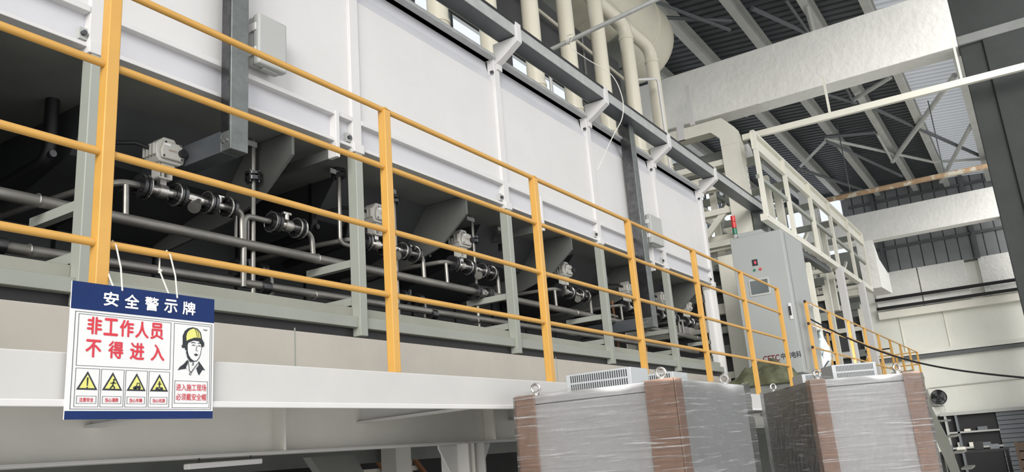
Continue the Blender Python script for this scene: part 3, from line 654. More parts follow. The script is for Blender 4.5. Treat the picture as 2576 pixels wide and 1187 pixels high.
for i in range(len(wp)-1):
    p0, p1, p2, p3 = [Vector(wp[max(0, min(len(wp)-1, i+k))]) for k in (-1, 0, 1, 2)]
    for k in range(6):
        q = k/6; cu.append(.5*((2*p1)+(p2-p0)*q+(2*p0-5*p1+4*p2-p3)*q*q+(3*p1-p0-3*p2+p3)*q**3))
MB().tube(cu, .0045, 6).build('wire', 'string', t)
for k in range(3): MB().ring((6.5, .93-.012*k, 3.463), (0, 1, .1), .026, .004, 14, 5).build('tie_loop', 'string', t)

# ================================================================== CONTROL CABINET
cc = thing('control_cabinet', (10.6, .4, 0), 'tall grey control cabinet at the end of the oven walkway', 'cabinet')
a, b, c, d, z0_, z1_ = 10.2, 11.25, .075, .735, .30, 2.09
MB().box(a+.02, b, c, d, z0_, z1_).build('body', 'cab_grey', cc, bev=.006)
MB().box(a-.005, a+.02, c+.006, d-.006, z0_+.01, z1_-.01).build('door', 'cab_grey', cc, bev=.005)
MB().box(a+.05, b-.05, c+.03, d-.03, -.008, z0_).build('plinth', 'plate_grey', cc, smooth=False)
MB().box(a+.05, b-.1, c+.25, d-.1, z1_, z1_+.06).build('roof_box', 'cab_grey', cc, bev=.004)
MB().box(a+.12, a+.135, c-.004, c, z0_+.05, z1_-.03).build('side_seam', 'shutter', cc, smooth=False)
def onface(y, z): return (a-.006, y, z)
MB().box(a-.012, a-.005, .42, .49, 1.685, 1.765).build('meter', 'black', cc, bev=.002)
text_mesh('8', .035, 'meter_digit', 'led_red', cc, (a-.013, .45, 1.725), (0, -1, 0), (0, 0, 1))
for y, m_ in ((.475, 'green_lamp'), (.40, 'red_lamp')): MB().cyl((a-.005, y, 1.63), (a-.018, y, 1.63), .016, 14).build('push_button', m_, cc)
MB().box(a-.014, a-.005, .315, .575, 1.30, 1.52).build('screen_bezel', 'box_grey', cc, bev=.003)
MB().box(a-.016, a-.014, .335, .555, 1.325, 1.495).build('screen', 'screen', cc, smooth=False)
hd = MB().box(a-.02, a-.005, .10, .135, .95, 1.15).build('door_handle', 'white', cc, bev=.003)
MB().box(a-.035, a-.02, .107, .132, 1.0, 1.11).build('grip', 'black', hd, bev=.004)
text_mesh('CETC', .075, 'red_lettering', 'maroon', cc, (a-.007, .44, .515), (0, -1, 0), (0, 0, 1), offset=.02, width=.20)
text_mesh('中国电科', .075, 'black_lettering', 'ink', cc, (a-.007, .20, .525), (0, -1, 0), (0, 0, 1), offset=.02, width=.24)
t = thing('signal_tower', (10.3, .70, 2.09), 'red and green stacked signal lamp on the control cabinet', 'signal lamp')
for k, m_ in enumerate(('box_grey', 'green_lamp', 'red_lamp', 'red_lamp')): MB().cyl((10.35, .69, 2.09+k*.085), (10.35, .69, 2.168+k*.085), .03, 16).build('lamp_segment', m_, t)
# tarpaulin heap in front of the cabinet
mb = MB(); nx, ny = 26, 30
def tarp_h(u, v):
    e = max(0, 1-abs(2*u-1)**3)*max(0, 1-abs(2*v-1)**4)
    return e*(.17 + .10*max(0, 1-2.0*abs(v-.34)) + .03*math.sin(9*u+7*v) + .025*math.sin(23*v-11*u) + .02*math.sin(31*u+17*v))
for i in range(nx+1):
    for j in range(ny+1):
        u, v = i/nx, j/ny
        mb.v.append((9.45+.7*u + .02*math.sin(17*v), .06+.78*v+.02*math.sin(15*u), .17+tarp_h(u, v)))
mb.f = [(i*(ny+1)+j, (i+1)*(ny+1)+j, (i+1)*(ny+1)+j+1, i*(ny+1)+j+1) for i in range(nx) for j in range(ny)]
th = thing('tarpaulin_heap', (9.8, .45, 0), 'olive green tarpaulin heap folded in front of the control cabinet', 'tarpaulin')
o = mb.build('tarpaulin', 'tarp', th); so = o.modifiers.new('solid', 'SOLIDIFY'); so.thickness = .012
MB().box(9.5, 10.1, .1, .8, -.008, .18).build('pallet_box', 'plate_grey', th, bev=.005)
t = thing('black_cable', (10.5, -.8, 0), 'black cable sagging from the control cabinet across to the right', 'cable')
pts = []
for k in range(25):
    q = k/24; pts.append((10.9-1.9*q, .07-2.4*q, 1.02-1.12*q-.22*math.sin(PI*q)*(1-.3*q)))
MB().tube(pts, .010, 8).build('cable', 'black', t)

# ================================================================== WRAPPED CABINETS
def vent_box(par, x0, x1, y0, y1, z0_, z1_, n):
    vb = MB().box(x0, x1, y0, y1, z0_, z1_).build('vent_box', 'vent', par, bev=.003)
    h = z1_-z0_; st = (y1-y0-.04)/n
    sl = MB(); 
    for k in range(n):
        y = y0+.02+k*st
        sl.box(x0-.0015, x0+.001, y, y+st*.45, z0_+h*.52, z0_+h*.90); sl.box(x0-.0015, x0+.001, y, y+st*.45, z0_+h*.10, z0_+h*.42)
    sl.build('louvre_slots', 'ink', vb, smooth=False)
def eyebolt(par, x, y, z, ax):
    MB().cyl((x, y, z), (x, y, z+.015), .018, 12).ring((x, y, z+.038), ax, .02, .0065, 20, 8).build('eyebolt', 'chrome', par)
def wrap_shell(par, x0, x1, y0, y1, z0_, z1_, m, amp=.006):
    mb = MB(); nz = 46; ring = []
    per_n = 30
    def edge(p, q, n): return [(p[0]+(q[0]-p[0])*k/n, p[1]+(q[1]-p[1])*k/n) for k in range(n)]
    ring = edge((x0, y1), (x0, y0), per_n)+edge((x0, y0), (x1, y0), per_n)+edge((x1, y0), (x1, y1), per_n)+edge((x1, y1), (x0, y1), per_n)
    n = len(ring); cx, cy = (x0+x1)/2, (y0+y1)/2
    rnd = random.Random(3)
    for i in range(nz+1):
        for j, (px, py) in enumerate(ring):
            a = amp*(math.sin(i*1.9+j*.35)+.6*math.sin(i*.7-j*.23+1.3)+rnd.uniform(-.5, .5))
            k = 1.0
            s = 1+max(-.3, a)/.5
            sag = .012*math.sin(j*.21)+.01*math.sin(j*.57) if i == nz else 0
            mb.v.append((cx+(px-cx)*(1+abs(a)/abs(x1-x0)), cy+(py-cy)*(1+abs(a)/abs(y1-y0)), z0_+(z1_-z0_)*i/nz+sag))
    mb.f = [(i*n+j, i*n+(j+1) % n, (i+1)*n+(j+1) % n, (i+1)*n+j) for i in range(nz) for j in range(n)]
    return mb.build('stretch_film', m, par)
def wrapped(label, W_, D_, H_, side_m, bl, br):
    """local frame: front face at x=0 facing -x, y from 0 (right, near) to W_ (left), depth to x=D_"""
    t = thing('wrapped_cabinet', (0, 0, 0), label, 'cabinet', 'film-wrapped cabinets on the floor')
    MB().box(.02, D_, 0, W_, 0, H_).build('body', side_m, t, bev=.006)
    MB().box(0, .02, .03, W_-.03, .1, H_-.045).build('door', 'cab_white', t, bev=.004)
    MB().box(.004, .02, .0, W_, H_-.04, H_).build('top_rail', 'cab_white', t, bev=.003)
    # cardboard corner boards
    for s in (0, 1):
        y0_ = -.012 if s == 0 else W_-bl; y1_ = br if s == 0 else W_+.012
        c = MB().box(-.014, -.004, y0_, y1_, .05, H_+.005)
        yy = -.014 if s == 0 else W_+.004
        c.box(-.014, .07, yy, yy+.01, .05, H_+.005)
        c.build('corner_board', 'card', t, bev=.003)
    MB().box(D_*.1, D_*.38, -.006, 0, H_*.25, H_*.80).build('side_sheet', 'cab_white', t, smooth=False)
    vent_box(t, .10, .30, W_*.30, W_*.73, H_, H_+.085, 26)
    vent_box(t, D_*.62, D_*.82, W_*.30, W_*.73, H_, H_+.085, 26)
    for x in (.07, D_-.07):
        for y in (.08, W_-.06): eyebolt(t, x, y, H_, (1, .3, 0))
    wrap_shell(t, -.02, D_+.015, -.022, W_+.016, .02, H_+.004, 'film')
    return t
c1 = wrapped('front wrapped white cabinet with cardboard corners at the platform edge', .79, 1.0, 1.885, 'cab_side', .095, .13)
c1.location = (3.345, -.945, -2.0)
c2 = wrapped('rear wrapped cabinet turned askew with a dark wrapped side', .60, 1.12, 1.90, 'dark_film', .075, .085)
ang = 30
# near-left corner of the front face is local (0, W_)
Rz = Matrix.Rotation(R(ang), 4, 'Z')
p = Vector((4.905, -1.166, -2.0)) - Rz @ Vector((0, .60, 0))
c2.location = p; c2.rotation_euler = (0, 0, R(ang))

# ================================================================== GANTRY BEYOND THE OVEN
g = thing('gantry_walkway', (15.5, 1.4, 0), 'cream steel gantry walkway with railing beyond the oven', 'gantry')
GP = (11.65, 13.25, 14.95, 16.6, 18.4, 20.15)
for y in (.6, 2.6):
    MB().box(11.6, 20.2, y, y+.012, 3.70, 3.97).build('top_channel', 'cream', g, smooth=False)
    MB().box(11.6, 20.2, y-.055, y, 3.955, 3.985).build('top_flange', 'cream', g, smooth=False)
    MB().box(11.6, 20.2, y-.055, y, 3.69, 3.72).build('lower_flange', 'cream', g, smooth=False)
    MB().box(11.6, 20.2, y-.03, y+.02, 3.24, 3.30).build('mid_rail', 'grey_green' if y < 1 else 'cream', g, smooth=False)
    MB().box(11.6, 20.25, y-.05, y+.05, 2.60, 2.70).build('bottom_chord', 'cream', g, smooth=False)
    for x in GP: MB().box(x-.04, x+.04, y-.06, y-.0, 2.65, 3.98).build('post', 'cream', g, smooth=False)
for i, x in enumerate((12.4, 13.2, 14.1, 15.0, 15.9, 16.8, 17.7, 18.6, 19.5)):
    MB().box(x-.05, x+.05, .65, 2.6, 2.62, 2.70).build('cross_beam', 'cream', g, smooth=False)
    if i % 2 == 0: MB().box(x-.05, x+.05, .65, 2.6, 3.72, 3.84).build('upper_cross_beam', 'grey_green', g, smooth=False)
for x in (13.75, 14.5, 17.3, 18.0): MB().box(x-.07, x+.07, .95, 1.07, 2.0, 3.9).build('inner_post', 'cream', g, smooth=False)
for x in (14.6, 18.2):
    MB().bar((x, .85, 2.65), (x+1.0, .85, 3.2), .05, .05).build('knee_brace', 'cream', g, smooth=False)
for x in (16.5, 18.75): MB().box(x-.1, x+.1, .5, .62, -.008, 2.62).build('leg', 'white', g, smooth=False)
for x in (12.1, 20.1): MB().box(x-.09, x+.09, 2.5, 2.7, -.008, 2.62).build('leg', 'cream', g, smooth=False)
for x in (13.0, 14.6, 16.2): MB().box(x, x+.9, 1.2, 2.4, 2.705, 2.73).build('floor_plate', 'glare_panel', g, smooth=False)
for x in (12.6, 14.3, 16.0, 17.6, 19.2):
    MB().bar((x, 1.6, 2.66), (x+.8, 1.6, 3.75), .05, .06).build('diagonal', 'grey_green', g, smooth=False)
    MB().box(x-.03, x+.03, 1.55, 1.65, 2.1, 3.75).build('hanger', 'cream', g, smooth=False)
for z in (2.15, 3.45): MB().box(12.2, 20.0, 1.57, 1.63, z, z+.07).build('inner_rail', 'plate_grey', g, smooth=False)
MB().box(12.2, 16.2, .66, .78, 2.50, 2.60).build('cable_channel', 'tray_dark', g, smooth=False)
# portal frame with a chamfered shoulder
pt = thing('portal_frame', (12.1, 1.6, 0), 'cream box-section portal frame with chamfered shoulder behind the tray', 'frame')
PXa, PXb = 11.98, 12.24
MB().prism([(.88, 4.0), (.93, 4.27), (1.10, 4.46), (3.0, 4.46), (3.0, 4.27), (1.30, 4.27), (1.17, 4.14), (1.17, 4.0)], 'X', PXa, PXb).build('shoulder_beam', 'cream', pt, smooth=False)
MB().box(PXa, PXb, .88, 1.17, -.008, 4.0).build('front_column', 'cream', pt, bev=.005)
MB().box(PXa, PXb, 2.8, 3.0, -.008, 4.27).build('rear_column', 'cream', pt, smooth=False)
for z in (3.72, 3.36, 2.95, 2.45): MB().box(PXa+.05, PXb-.05, 1.17, 2.8 if z != 3.72 else 2.55, z, z+.09).build('cross_rail', 'cream', pt, smooth=False)
MB().bar((PXa+.1, 1.22, 3.05), (PXa+.1, 1.9, 2.4), .06, .09).build('knee_brace', 'cream', pt, smooth=False)
MB().box(PXa-.05, PXa, 1.52, 1.59, 4.46, 5.15).build('upright_stub', 'white', pt, smooth=False)
MB().box(PXa-.02, PXa+.03, 1.72, 1.83, 4.27, 4.58).build('lug', 'white', pt, smooth=False)
for k in range(5): MB().cyl((PXb-.03, .879, 3.3+k*.09), (PXb-.03, .868, 3.3+k*.09), .016, 8).build('bolt', 'plate_grey', pt)
MB().box(PXb, PXb+.3, 1.2, 2.8, 3.55, 3.66).build('slotted_rail', 'cream', pt, smooth=False)
MB().box(PXa+.05, PXb-.05, 1.17, 1.5, .3, 2.3).build('gear_box', 'cream', pt, bev=.01)
t = thing('guide_roller', (12.75, 1.6, 3.7), 'horizontal grey guide roller with white end disc inside the gantry', 'roller')
MB().cyl((12.75, .98, 4.02), (12.75, 2.9, 4.02), .17, 24).build('drum', 'plate_grey', t)
MB().cyl((12.75, .94, 4.02), (12.75, .98, 4.02), .18, 24).build('end_disc', 'white', t)
for y in (1.05, 2.8): MB().box(12.68, 12.82, y, y+.08, 2.70, 4.0).build('bearing_stand', 'cream', t, smooth=False)
# --- racks of the next line seen beyond the cabinet
def rack(x, label, ys, zs, mats):
    t = thing('line_frame', (x, 1.6, 0), label, 'machine frame', 'frames of the next line')
    for y in ys: MB().box(x-.07, x+.07, y-.06, y+.06, -.008, zs[-1]+.1).build('upright', 'cream', t, smooth=False)
    MB().box(x+.08, x+.10, ys[0], ys[-1], .05, zs[-1]-.15).build('dark_backing', 'under', t, smooth=False)  # dark sheet added behind the bars to deepen the frame's dark interior
    for k, z in enumerate(zs):
        MB().box(x-.08, x+.08, ys[0], ys[-1], z, z+.10+.06*(k % 2)).build('cross_bar', mats[k % len(mats)], t, smooth=False)
        if k % 2: MB().box(x-.09, x-.07, ys[0]+.3, ys[0]+.6, z+.02, z+.14).build('cover_plate', 'white', t, smooth=False)
    return t
rack(12.62, 'pale frame of stacked cross bars directly behind the control cabinet', (1.05, 2.6), (.5, .85, 1.2, 1.5, 1.85, 2.2, 2.5), ('cream', 'plate_grey', 'grey_green'))
rack(14.6, 'pale frame of stacked cross bars behind the first far rail posts', (.75, 2.5), (.25, .6, .95, 1.3, 1.65, 2.0, 2.35), ('plate_grey', 'cream', 'grey_green', 'white'))
rack(17.0, 'pale frame of stacked cross bars beside the white gantry leg', (.95, 2.6), (.4, .9, 1.3, 1.7, 2.1, 2.4), ('grey_green', 'cream', 'plate_grey'))
rack(20.6, 'pale frame of stacked cross bars at the far gantry end', (.95, 2.6), (.6, 1.2, 1.8, 2.3), ('cream', 'plate_grey'))
rack(10.35, 'narrow pale frame between the oven end and the cabinet', (1.15, 2.3), (.55, .95, 1.35, 1.75, 2.1), ('plate_grey', 'cream'))
tag(box(22.1, 22.2, 1.0, 4.6, -2.0, 4.0).build('dark_partition', 'plate_grey', None, smooth=False), 'dark partition closing the line behind the gantry', 'partition')
t = thing('concrete_duct', (22.2, .6, 2.6), 'pale sloped concrete hood past the gantry end', 'hood')
MB().prism([(20.7, 2.75), (20.7, 3.9), (21.2, 3.5), (22.4, 3.3), (22.4, 2.8)], 'Y', .42, .80).build('hood', 'concrete', t, smooth=False)
MB().box(21.0, 21.3, 1.0, 1.3, 2.7, 2.85).build('support', 'cream', t, smooth=False)
# welding spot and crumpled sheet behind the far rail
mb = MB(); n_ = 14
rnd = random.Random(11)
for i in range(n_+1):
    for j in range(n_+1):
        u, v = i/n_, j/n_
        mb.v.append((12.9+.10*math.sin(9*u+5*v)+rnd.uniform(-.05, .05), .30+.45*u+.04*math.sin(8*v), .25+.85*v-.25*u*v+rnd.uniform(-.02, .02)))
mb.f = [(i*(n_+1)+j, (i+1)*(n_+1)+j, (i+1)*(n_+1)+j+1, i*(n_+1)+j+1) for i in range(n_) for j in range(n_)]
ts = thing('plastic_sheet', (12.9, .5, 0), 'crumpled pale plastic sheet hanging behind the far rail', 'plastic sheet')
o = mb.build('sheet', 'sheet_white', ts); so = o.modifiers.new('solid', 'SOLIDIFY'); so.thickness = .004
MB().box(12.95, 13.0, .45, .5, -.008, 1.1).build('stand', 'plate_grey', ts)
t = thing('welding_torch', (12.6, .28, 0), 'glaring welding torch tip behind the far rail', 'torch')
MB().ring((12.6, .25, .62), (1, 0, 0), .004, .004, 10, 6).cyl((12.595, .25, .62), (12.605, .25, .62), .022, 14).build('arc_tip', 'arc', t)
MB().cyl((12.62, .26, .60), (12.8, .4, .50), .012, 8).build('torch_neck', 'flange', t)
MB().box(12.72, 12.82, .36, .44, -.008, .50).build('work_stand', 'plate_grey', t)
ld = bpy.data.lights.new('arc_light', 'POINT'); ld.energy = 25; ld.color = (.8, .92, 1); ld.shadow_soft_size = .03
lo = bpy.data.objects.new('arc_light', ld); COL.objects.link(lo); lo.location = (-.06, -.03, .62); lo.parent = t

# ================================================================== END WALL FITTINGS
t = thing('wall_fan', (27.9, .38, -.1), 'black round wall fan on the end wall above the store window', 'fan')
MB().ring((27.75, .38, .30), (1, 0, .15), .21, .012, 28, 6).ring((27.70, .38, .30), (1, 0, .15), .13, .008, 24, 6).build('guard', 'black', t)
MB().cyl((27.80, .38, .30), (27.83, .38, .30), .20, 24).build('rear_guard', 'truss_dark', t)
MB().cyl((27.72, .38, .30), (27.82, .38, .30), .06, 16).build('hub', 'black', t)
for k in range(4):
    a = R(90*k+20); e = Vector((0, math.cos(a), math.sin(a))); q = Vector((0, -math.sin(a), math.cos(a)))
    c0 = Vector((27.76, .38, .30))
    MB().add([c0+e*.04-q*.03, c0+e*.19-q*.10+Vector((.03, 0, 0)), c0+e*.20+q*.06, c0+e*.04+q*.03, c0+e*.04-q*.03+Vector((.01,0,0)), c0+e*.19-q*.10+Vector((.04, 0, 0)), c0+e*.20+q*.06+Vector((.01,0,0)), c0+e*.04+q*.03+Vector((.01,0,0))], [(0,1,2,3),(7,6,5,4),(0,4,5,1),(1,5,6,2),(2,6,7,3),(3,7,4,0)]).build('blade', 'black', t, smooth=False)
for y in (.30, .42): MB().cyl((27.85, y, .1), (27.9, y, -.25), .01, 6).build('bracket_rod', 'truss', t)
MB().cyl((27.8, .38, .3), (28.1, .38, .3), .035, 10).build('mount', 'black', t)
t = thing('wall_conduit', (28.05, -.6, .2), 'thin grey conduit bending down the end wall beside the fan', 'conduit')
MB().tube(fillet([(28.07, -3.3, .62), (28.07, .66, .60), (28.07, .66, .10)], .06), .018, 8).build('conduit', 'truss', t)
MB().box(28.03, 28.1, .60, .72, -.02, .10).build('outlet_box', 'box_grey', t)
st = thing('store_front', (27.8, -.7, -2), 'dark store front with shelves in the end wall', 'store front')
MB().box(27.95, 28.08, -3.2, .55, -2.0, -.25).build('shade_back', 'black', st, smooth=False)  # flat black slab standing in for the unlit store interior
MB().box(27.7, 27.95, -3.2, .45, -.26, -.17).build('head_frame', 'box_grey', st, smooth=False)
for y in (.30, .02, .80): MB().box(27.72, 27.95, y, y+.06, -2.0, -.26).build('jamb', 'shutter' if y != .30 else 'box_grey', st, smooth=False)
for z in (-.78, -1.22): MB().box(27.72, 27.95, -1.0, .30, z, z+.05).build('shelf', 'box_grey', st, smooth=False)
for k, (y, z, w_, h_) in enumerate(((-.1, -.73, .16, .06), (-.45, -.73, .25, .10), (.15, -1.17, .12, .14), (-.15, -1.17, .14, .12), (-.5, -1.17, .2, .1))):
    MB().box(27.75, 27.9, y-w_, y, z, z+h_).build('shelf_content', ('cream', 'shutter', 'box_grey')[k % 3], st, smooth=False)
for k in range(14): MB().box(27.82, 27.86, -1.75, -.98, -2.0+k*.125, -1.89+k*.125).build('shutter_slat', 'shutter', st, smooth=False)
MB().box(27.78, 27.86, -1.95, -1.85, -2.0, -.26).build('jamb', 'box_grey', st, smooth=False)
t = thing('brown_crate', (23.5, -2.0, -2), 'dark brown timber crate stack at the lower right corner', 'crate')
for k in range(5): MB().box(23.2, 23.9, -2.6, -1.45, -2.0+k*.2, -1.83+k*.2).build('board', 'crate', t, bev=.004)
for y in (-2.55, -2.0, -1.5): MB().box(23.17, 23.2, y, y+.06, -2.0, -1.0).build('batten', 'crate', t)
t = thing('work_bench', (24.5, -.6, -2), 'dark cluttered work bench in front of the store', 'bench')
MB().box(24.2, 24.8, -1.25, .35, -1.22, -1.17).build('bench_top', 'dark_in', t, bev=.004)
for y in (-1.2, .3):
    for x in (24.25, 24.75): MB().box(x-.03, x+.03, y-.03, y+.03, -2.0, -1.22).build('leg', 'dark_in', t, smooth=False)
MB().box(24.3, 24.7, -1.1, .2, -1.9, -1.86).build('lower_shelf', 'dark_in', t, smooth=False)
for k, (y, h_, m_) in enumerate(((.1, .16, 'shutter'), (-.2, .10, 'cream'), (-.6, .2, 'dark_in'), (-.95, .12, 'shutter'))):
    tag(MB().box(24.35, 24.6, y-.1, y+.1, -1.17, -1.17+h_).build('bench_box', m_, None, bev=.01), ('grey-blue box at the left end of the dark bench', 'cream box second on the dark bench', 'tall dark box third on the dark bench', 'grey-blue box at the right end of the dark bench')[k], 'box')
t = thing('hanging_lamp', (20.5, .45, .5), 'white enamel lamp hanging behind the far rail', 'lamp')
MB().cyl((20.5, .45, .62), (20.5, .45, .78), .24, 20, .06).build('shade', 'glare_panel', t)
MB().cyl((20.5, .45, .78), (20.5, .45, 1.3), .03, 10).build('stem', 'black', t)
MB().bar((20.5, .45, 1.3), (20.5, 1.0, 1.3), .03, .03).build('arm', 'black', t)

# ================================================================== SAFETY SIGN
SX, SZ, SW, SH, SY = 1.211, .190, .475, .383, -.048
sg = thing('safety_sign', (SX+SW/2, SY, SZ-SH), 'hanging safety warning sign with blue bands and red characters', 'sign')
def sp(u, v, layer=0): return (SX+u*SW, SY-.0012-.0006*layer, SZ-v*SH)     # u right, v down, 0..1
MB().box(SX, SX+SW, SY-.001, SY+.004, SZ-SH, SZ).build('board', 'sign_white', sg, smooth=False)
def rect(u0, u1, v0, v1, m, layer, name):
    a, b = sp(u0, v1, layer), sp(u1, v0, layer)
    return MB().box(a[0], b[0], a[1], SY-.0008, a[2], b[2]).build(name, m, sg, smooth=False)
def frame(u0, u1, v0, v1, th, m, layer, name):
    mb = MB(); tu = th/SW; tv = th/SH
    for (a, b, c, d) in ((u0, u1, v0, v0+tv), (u0, u1, v1-tv, v1), (u0, u0+tu, v0, v1), (u1-tu, u1, v0, v1)):
        p, q = sp(a, d, layer), sp(b, c, layer); mb.box(p[0], q[0], p[1], SY-.0008, p[2], q[2])
    return mb.build(name, m, sg, smooth=False)
def poly(pts, m, layer, name, parent=None):
    n = len(pts); vs = [sp(u, v, layer) for u, v in pts]; back = [(p[0], p[1]+.0005, p[2]) for p in vs]
    return MB().add(vs+back, [tuple(range(n)), tuple(range(2*n-1, n-1, -1))]+[(i, i+n, (i+1) % n+n, (i+1) % n) for i in range(n)]).build(name, m, parent or sg, smooth=False)
def strip(pts, th, m, layer, name):
    mb = MB()
    for (a, b) in zip(pts[:-1], pts[1:]):
        p, q = Vector(sp(a[0], a[1], layer)), Vector(sp(b[0], b[1], layer)); mb.bar(p, q, th, .0006, up=(0, 1, 0))
    return mb.build(name, m, sg, smooth=False)
def stext(s, u, v, hgt, wid, m, off, layer=1, name='lettering'):
    return text_mesh(s, hgt*SH, name, m, sg, sp(u, v, layer), (1, 0, 0), (0, 0, 1), off, wid*SW)
rect(.0, 1, 0, .205, 'blue', 1, 'header_band'); rect(0, 1, .94, 1.0, 'blue', 1, 'footer_band')
for k, ch in enumerate('安全警示牌'): stext(ch, .245+k*.138, .105, .105, .095, 'letter_white', .03, 3)
frame(.028, .985, .222, .928, .0012, 'ink', 1, 'border')
frame(.050, .668, .238, .618, .0010, 'ink', 1, 'border'); frame(.690, .972, .238, .915, .0010, 'ink', 1, 'border')
for k, ch in enumerate('非工作人员'): stext(ch, .150+k*.104, .318, .125, .088, 'red', .03)
for k, ch in enumerate('不得进入'): stext(ch, .150+k*.142, .488, .125, .092, 'red', .03)
caps = ('注意安全', '当心滑跌', '当心车辆', '当心坑洞')
for k in range(4):
    u0 = .050+k*.157; u1 = u0+.147; uc = (u0+u1)/2
    frame(u0, u1, .635, .912, .0009, 'ink', 1, 'border')
    def tri(sc, m, lay, nm):
        pts = [(uc+sc*.058*math.sin(R(a))*1.08, .745-sc*.066*math.cos(R(a))*1.15) for a in (0, 120, 240)]
        poly(pts, m, lay, nm)
    tri(1.18, 'ink', 1, 'warning_triangle'); tri(.86, 'sign_yellow', 2, 'triangle_field')
    frame(u0+.014, u1-.014, .833, .888, .0008, 'ink', 1, 'caption_border')
    stext(caps[k], uc, .8605, .030, .085, 'red', .02)
    vc = .757
    if k == 0:
        poly([(uc-.005, vc-.055), (uc+.005, vc-.055), (uc+.003, vc+.005), (uc-.003, vc+.005)], 'ink', 3, 'pictogram')
        poly([(uc-.004, vc+.012), (uc+.004, vc+.012), (uc+.004, vc+.022), (uc-.004, vc+.022)], 'ink', 3, 'pictogram')
    elif k == 1:
        strip([(uc+.006, vc-.036), (uc, vc-.002), (uc-.016, vc+.02)], .004, 'ink', 3, 'pictogram'); strip([(uc, vc-.002), (uc+.014, vc+.01), (uc+.008, vc+.024)], .003, 'ink', 3, 'pictogram')
        strip([(uc-.014, vc-.018), (uc+.004, vc-.025), (uc+.02, vc-.018)], .0028, 'ink', 3, 'pictogram')
        poly([(uc+.008+.007*math.cos(R(a)), vc-.045+.008*math.sin(R(a))) for a in range(0, 360, 45)], 'ink', 3, 'pictogram')
    elif k == 2:
        poly([(uc-.026, vc+.008), (uc-.008, vc-.006), (uc+.026, vc-.006), (uc+.03, vc+.012), (uc-.02, vc+.02)], 'ink', 3, 'pictogram')
        strip([(uc, vc-.006), (uc+.003, vc-.026), (uc+.018, vc-.026), (uc+.022, vc-.006)], .0022, 'ink', 3, 'pictogram')
        for du in (-.006, .018): poly([(uc+du+.008*math.cos(R(a)), vc+.018+.009*math.sin(R(a))) for a in range(0, 360, 45)], 'ink', 3, 'pictogram')
    else:
        poly([(uc-.03, vc+.024), (uc-.022, vc), (uc-.008, vc), (uc-.004, vc+.012), (uc+.004, vc+.012), (uc+.008, vc), (uc+.022, vc), (uc+.03, vc+.024)], 'ink', 3, 'pictogram')
        strip([(uc, vc-.03), (uc, vc+.006)], .004, 'ink', 3, 'pictogram'); strip([(uc-.012, vc-.022), (uc, vc-.03), (uc+.012, vc-.022)], .0025, 'ink', 3, 'pictogram')
        poly([(uc+.006*math.cos(R(a)), vc-.04+.007*math.sin(R(a))) for a in range(0, 360, 45)], 'ink', 3, 'pictogram')
frame(.706, .956, .700, .880, .0010, 'ink', 1, 'caption_border')
stext('进入施工现场', .831, .752, .055, .228, 'red', .008); stext('必须戴安全帽', .831, .828, .055, .228, 'red', .008)
# the helmeted worker drawing (points in drawing units, mapped onto the board)
def dm(p): return (.728+(p[0]-1275)/215*.205, .262+(p[1]-130)/357*.395)
def D(pts, m, lay): poly([dm(p) for p in pts], m, lay, 'worker_drawing')
def DS(pts, th, lay=4): strip([dm(p) for p in pts], th, 'ink', lay, 'worker_drawing')
D([(1306,258),(1304,198),(1320,160),(1348,136),(1386,126),(1424,134),(1451,162),(1461,208),(1400,212),(1345,236)], 'ink', 1)
D([(1336,232),(1333,200),(1340,170),(1360,148),(1388,136),(1420,143),(1442,167),(1450,202),(1400,203),(1352,222)], 'sign_yellow', 2)
DS([(1398,137),(1412,165),(1420,202)], .0012); DS([(1412,140),(1428,166),(1434,200)], .0012)
D([(1296,270),(1328,236),(1400,206),(1456,206),(1477,236),(1478,260),(1462,274),(1456,246),(1432,228),(1392,226),(1350,244),(1338,276),(1322,284),(1302,288)], 'ink', 3)
D([(1338,244),(1390,222),(1434,224),(1458,246),(1459,286),(1453,324),(1442,354),(1422,379),(1398,384),(1366,368),(1345,342),(1337,310)], 'ink', 1)
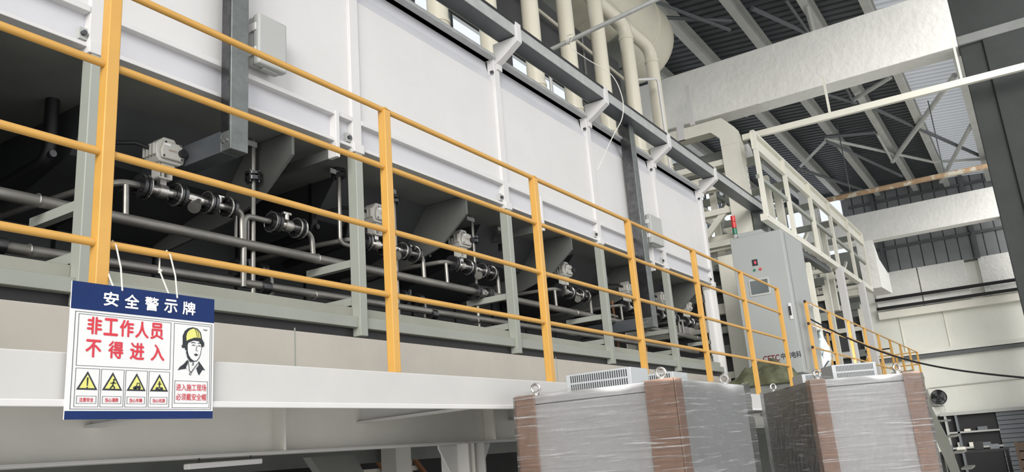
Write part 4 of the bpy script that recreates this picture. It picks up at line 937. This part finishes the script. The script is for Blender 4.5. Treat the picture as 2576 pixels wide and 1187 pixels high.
D([(1344,250),(1390,227),(1432,229),(1453,249),(1454,286),(1448,321),(1437,350),(1419,373),(1400,377),(1374,362),(1356,338),(1347,308)], 'sign_white', 2)
D([(1322,276),(1336,274),(1339,300),(1327,302)], 'ink', 2)
D([(1338,288),(1350,335),(1372,362),(1398,384),(1366,386),(1344,356),(1333,316)], 'ink', 3)
DS([(1370,246),(1386,240),(1405,243)], .0022); DS([(1424,244),(1440,242),(1451,248)], .0022)
DS([(1377,264),(1390,258),(1403,264)], .0018); DS([(1426,266),(1438,260),(1449,266)], .0018)
DS([(1418,262),(1410,298),(1424,303)], .0012); D([(1394,330),(1411,322),(1431,330),(1412,342)], 'ink', 4)
D([(1272,452),(1288,426),(1318,404),(1346,372),(1352,396),(1330,440),(1300,444)], 'ink', 1)
D([(1438,378),(1466,410),(1492,444),(1470,440),(1442,482),(1430,462),(1419,432),(1438,408)], 'ink', 1)
D([(1350,392),(1366,386),(1384,440),(1376,462),(1350,446)], 'sign_white', 2)
DS([(1350,376),(1362,452),(1380,466)], .002, 3); DS([(1440,380),(1400,432),(1376,464)], .002, 3); DS([(1392,388),(1388,412)], .003, 3); DS([(1318,412),(1340,440)], .0012, 3)
D([(1370+8*math.cos(R(a)), 474+10*math.sin(R(a))) for a in range(0, 360, 45)], 'ink', 3); D([(1370+4*math.cos(R(a)), 474+5*math.sin(R(a))) for a in range(0, 360, 60)], 'sign_white', 4)
D([(1466,133),(1510,135),(1495,146),(1478,143)], 'plate_grey', 1)
# white ties
for u in (.31, .70):
    x = SX+u*SW; zt = ZR[3]
    MB().tube([(x+.002, SY-.004, SZ-.012), (x, SY+.006, SZ+.06), (x-.002, -.016, zt-.004), (x-.004, 0, zt+.015), (x-.018, .016, zt-.006), (x-.026, .004, SZ+.085), (x-.022, -.03, SZ+.02), (x-.014, SY+.008, SZ-.012)], .0026, 6).build('tie_string', 'string', sg)
    MB().tube([(x-.030, .004, SZ+.088), (x-.022, .000, SZ+.082), (x-.026, .006, SZ+.076)], .005, 6).build('tie_knot', 'string', sg)
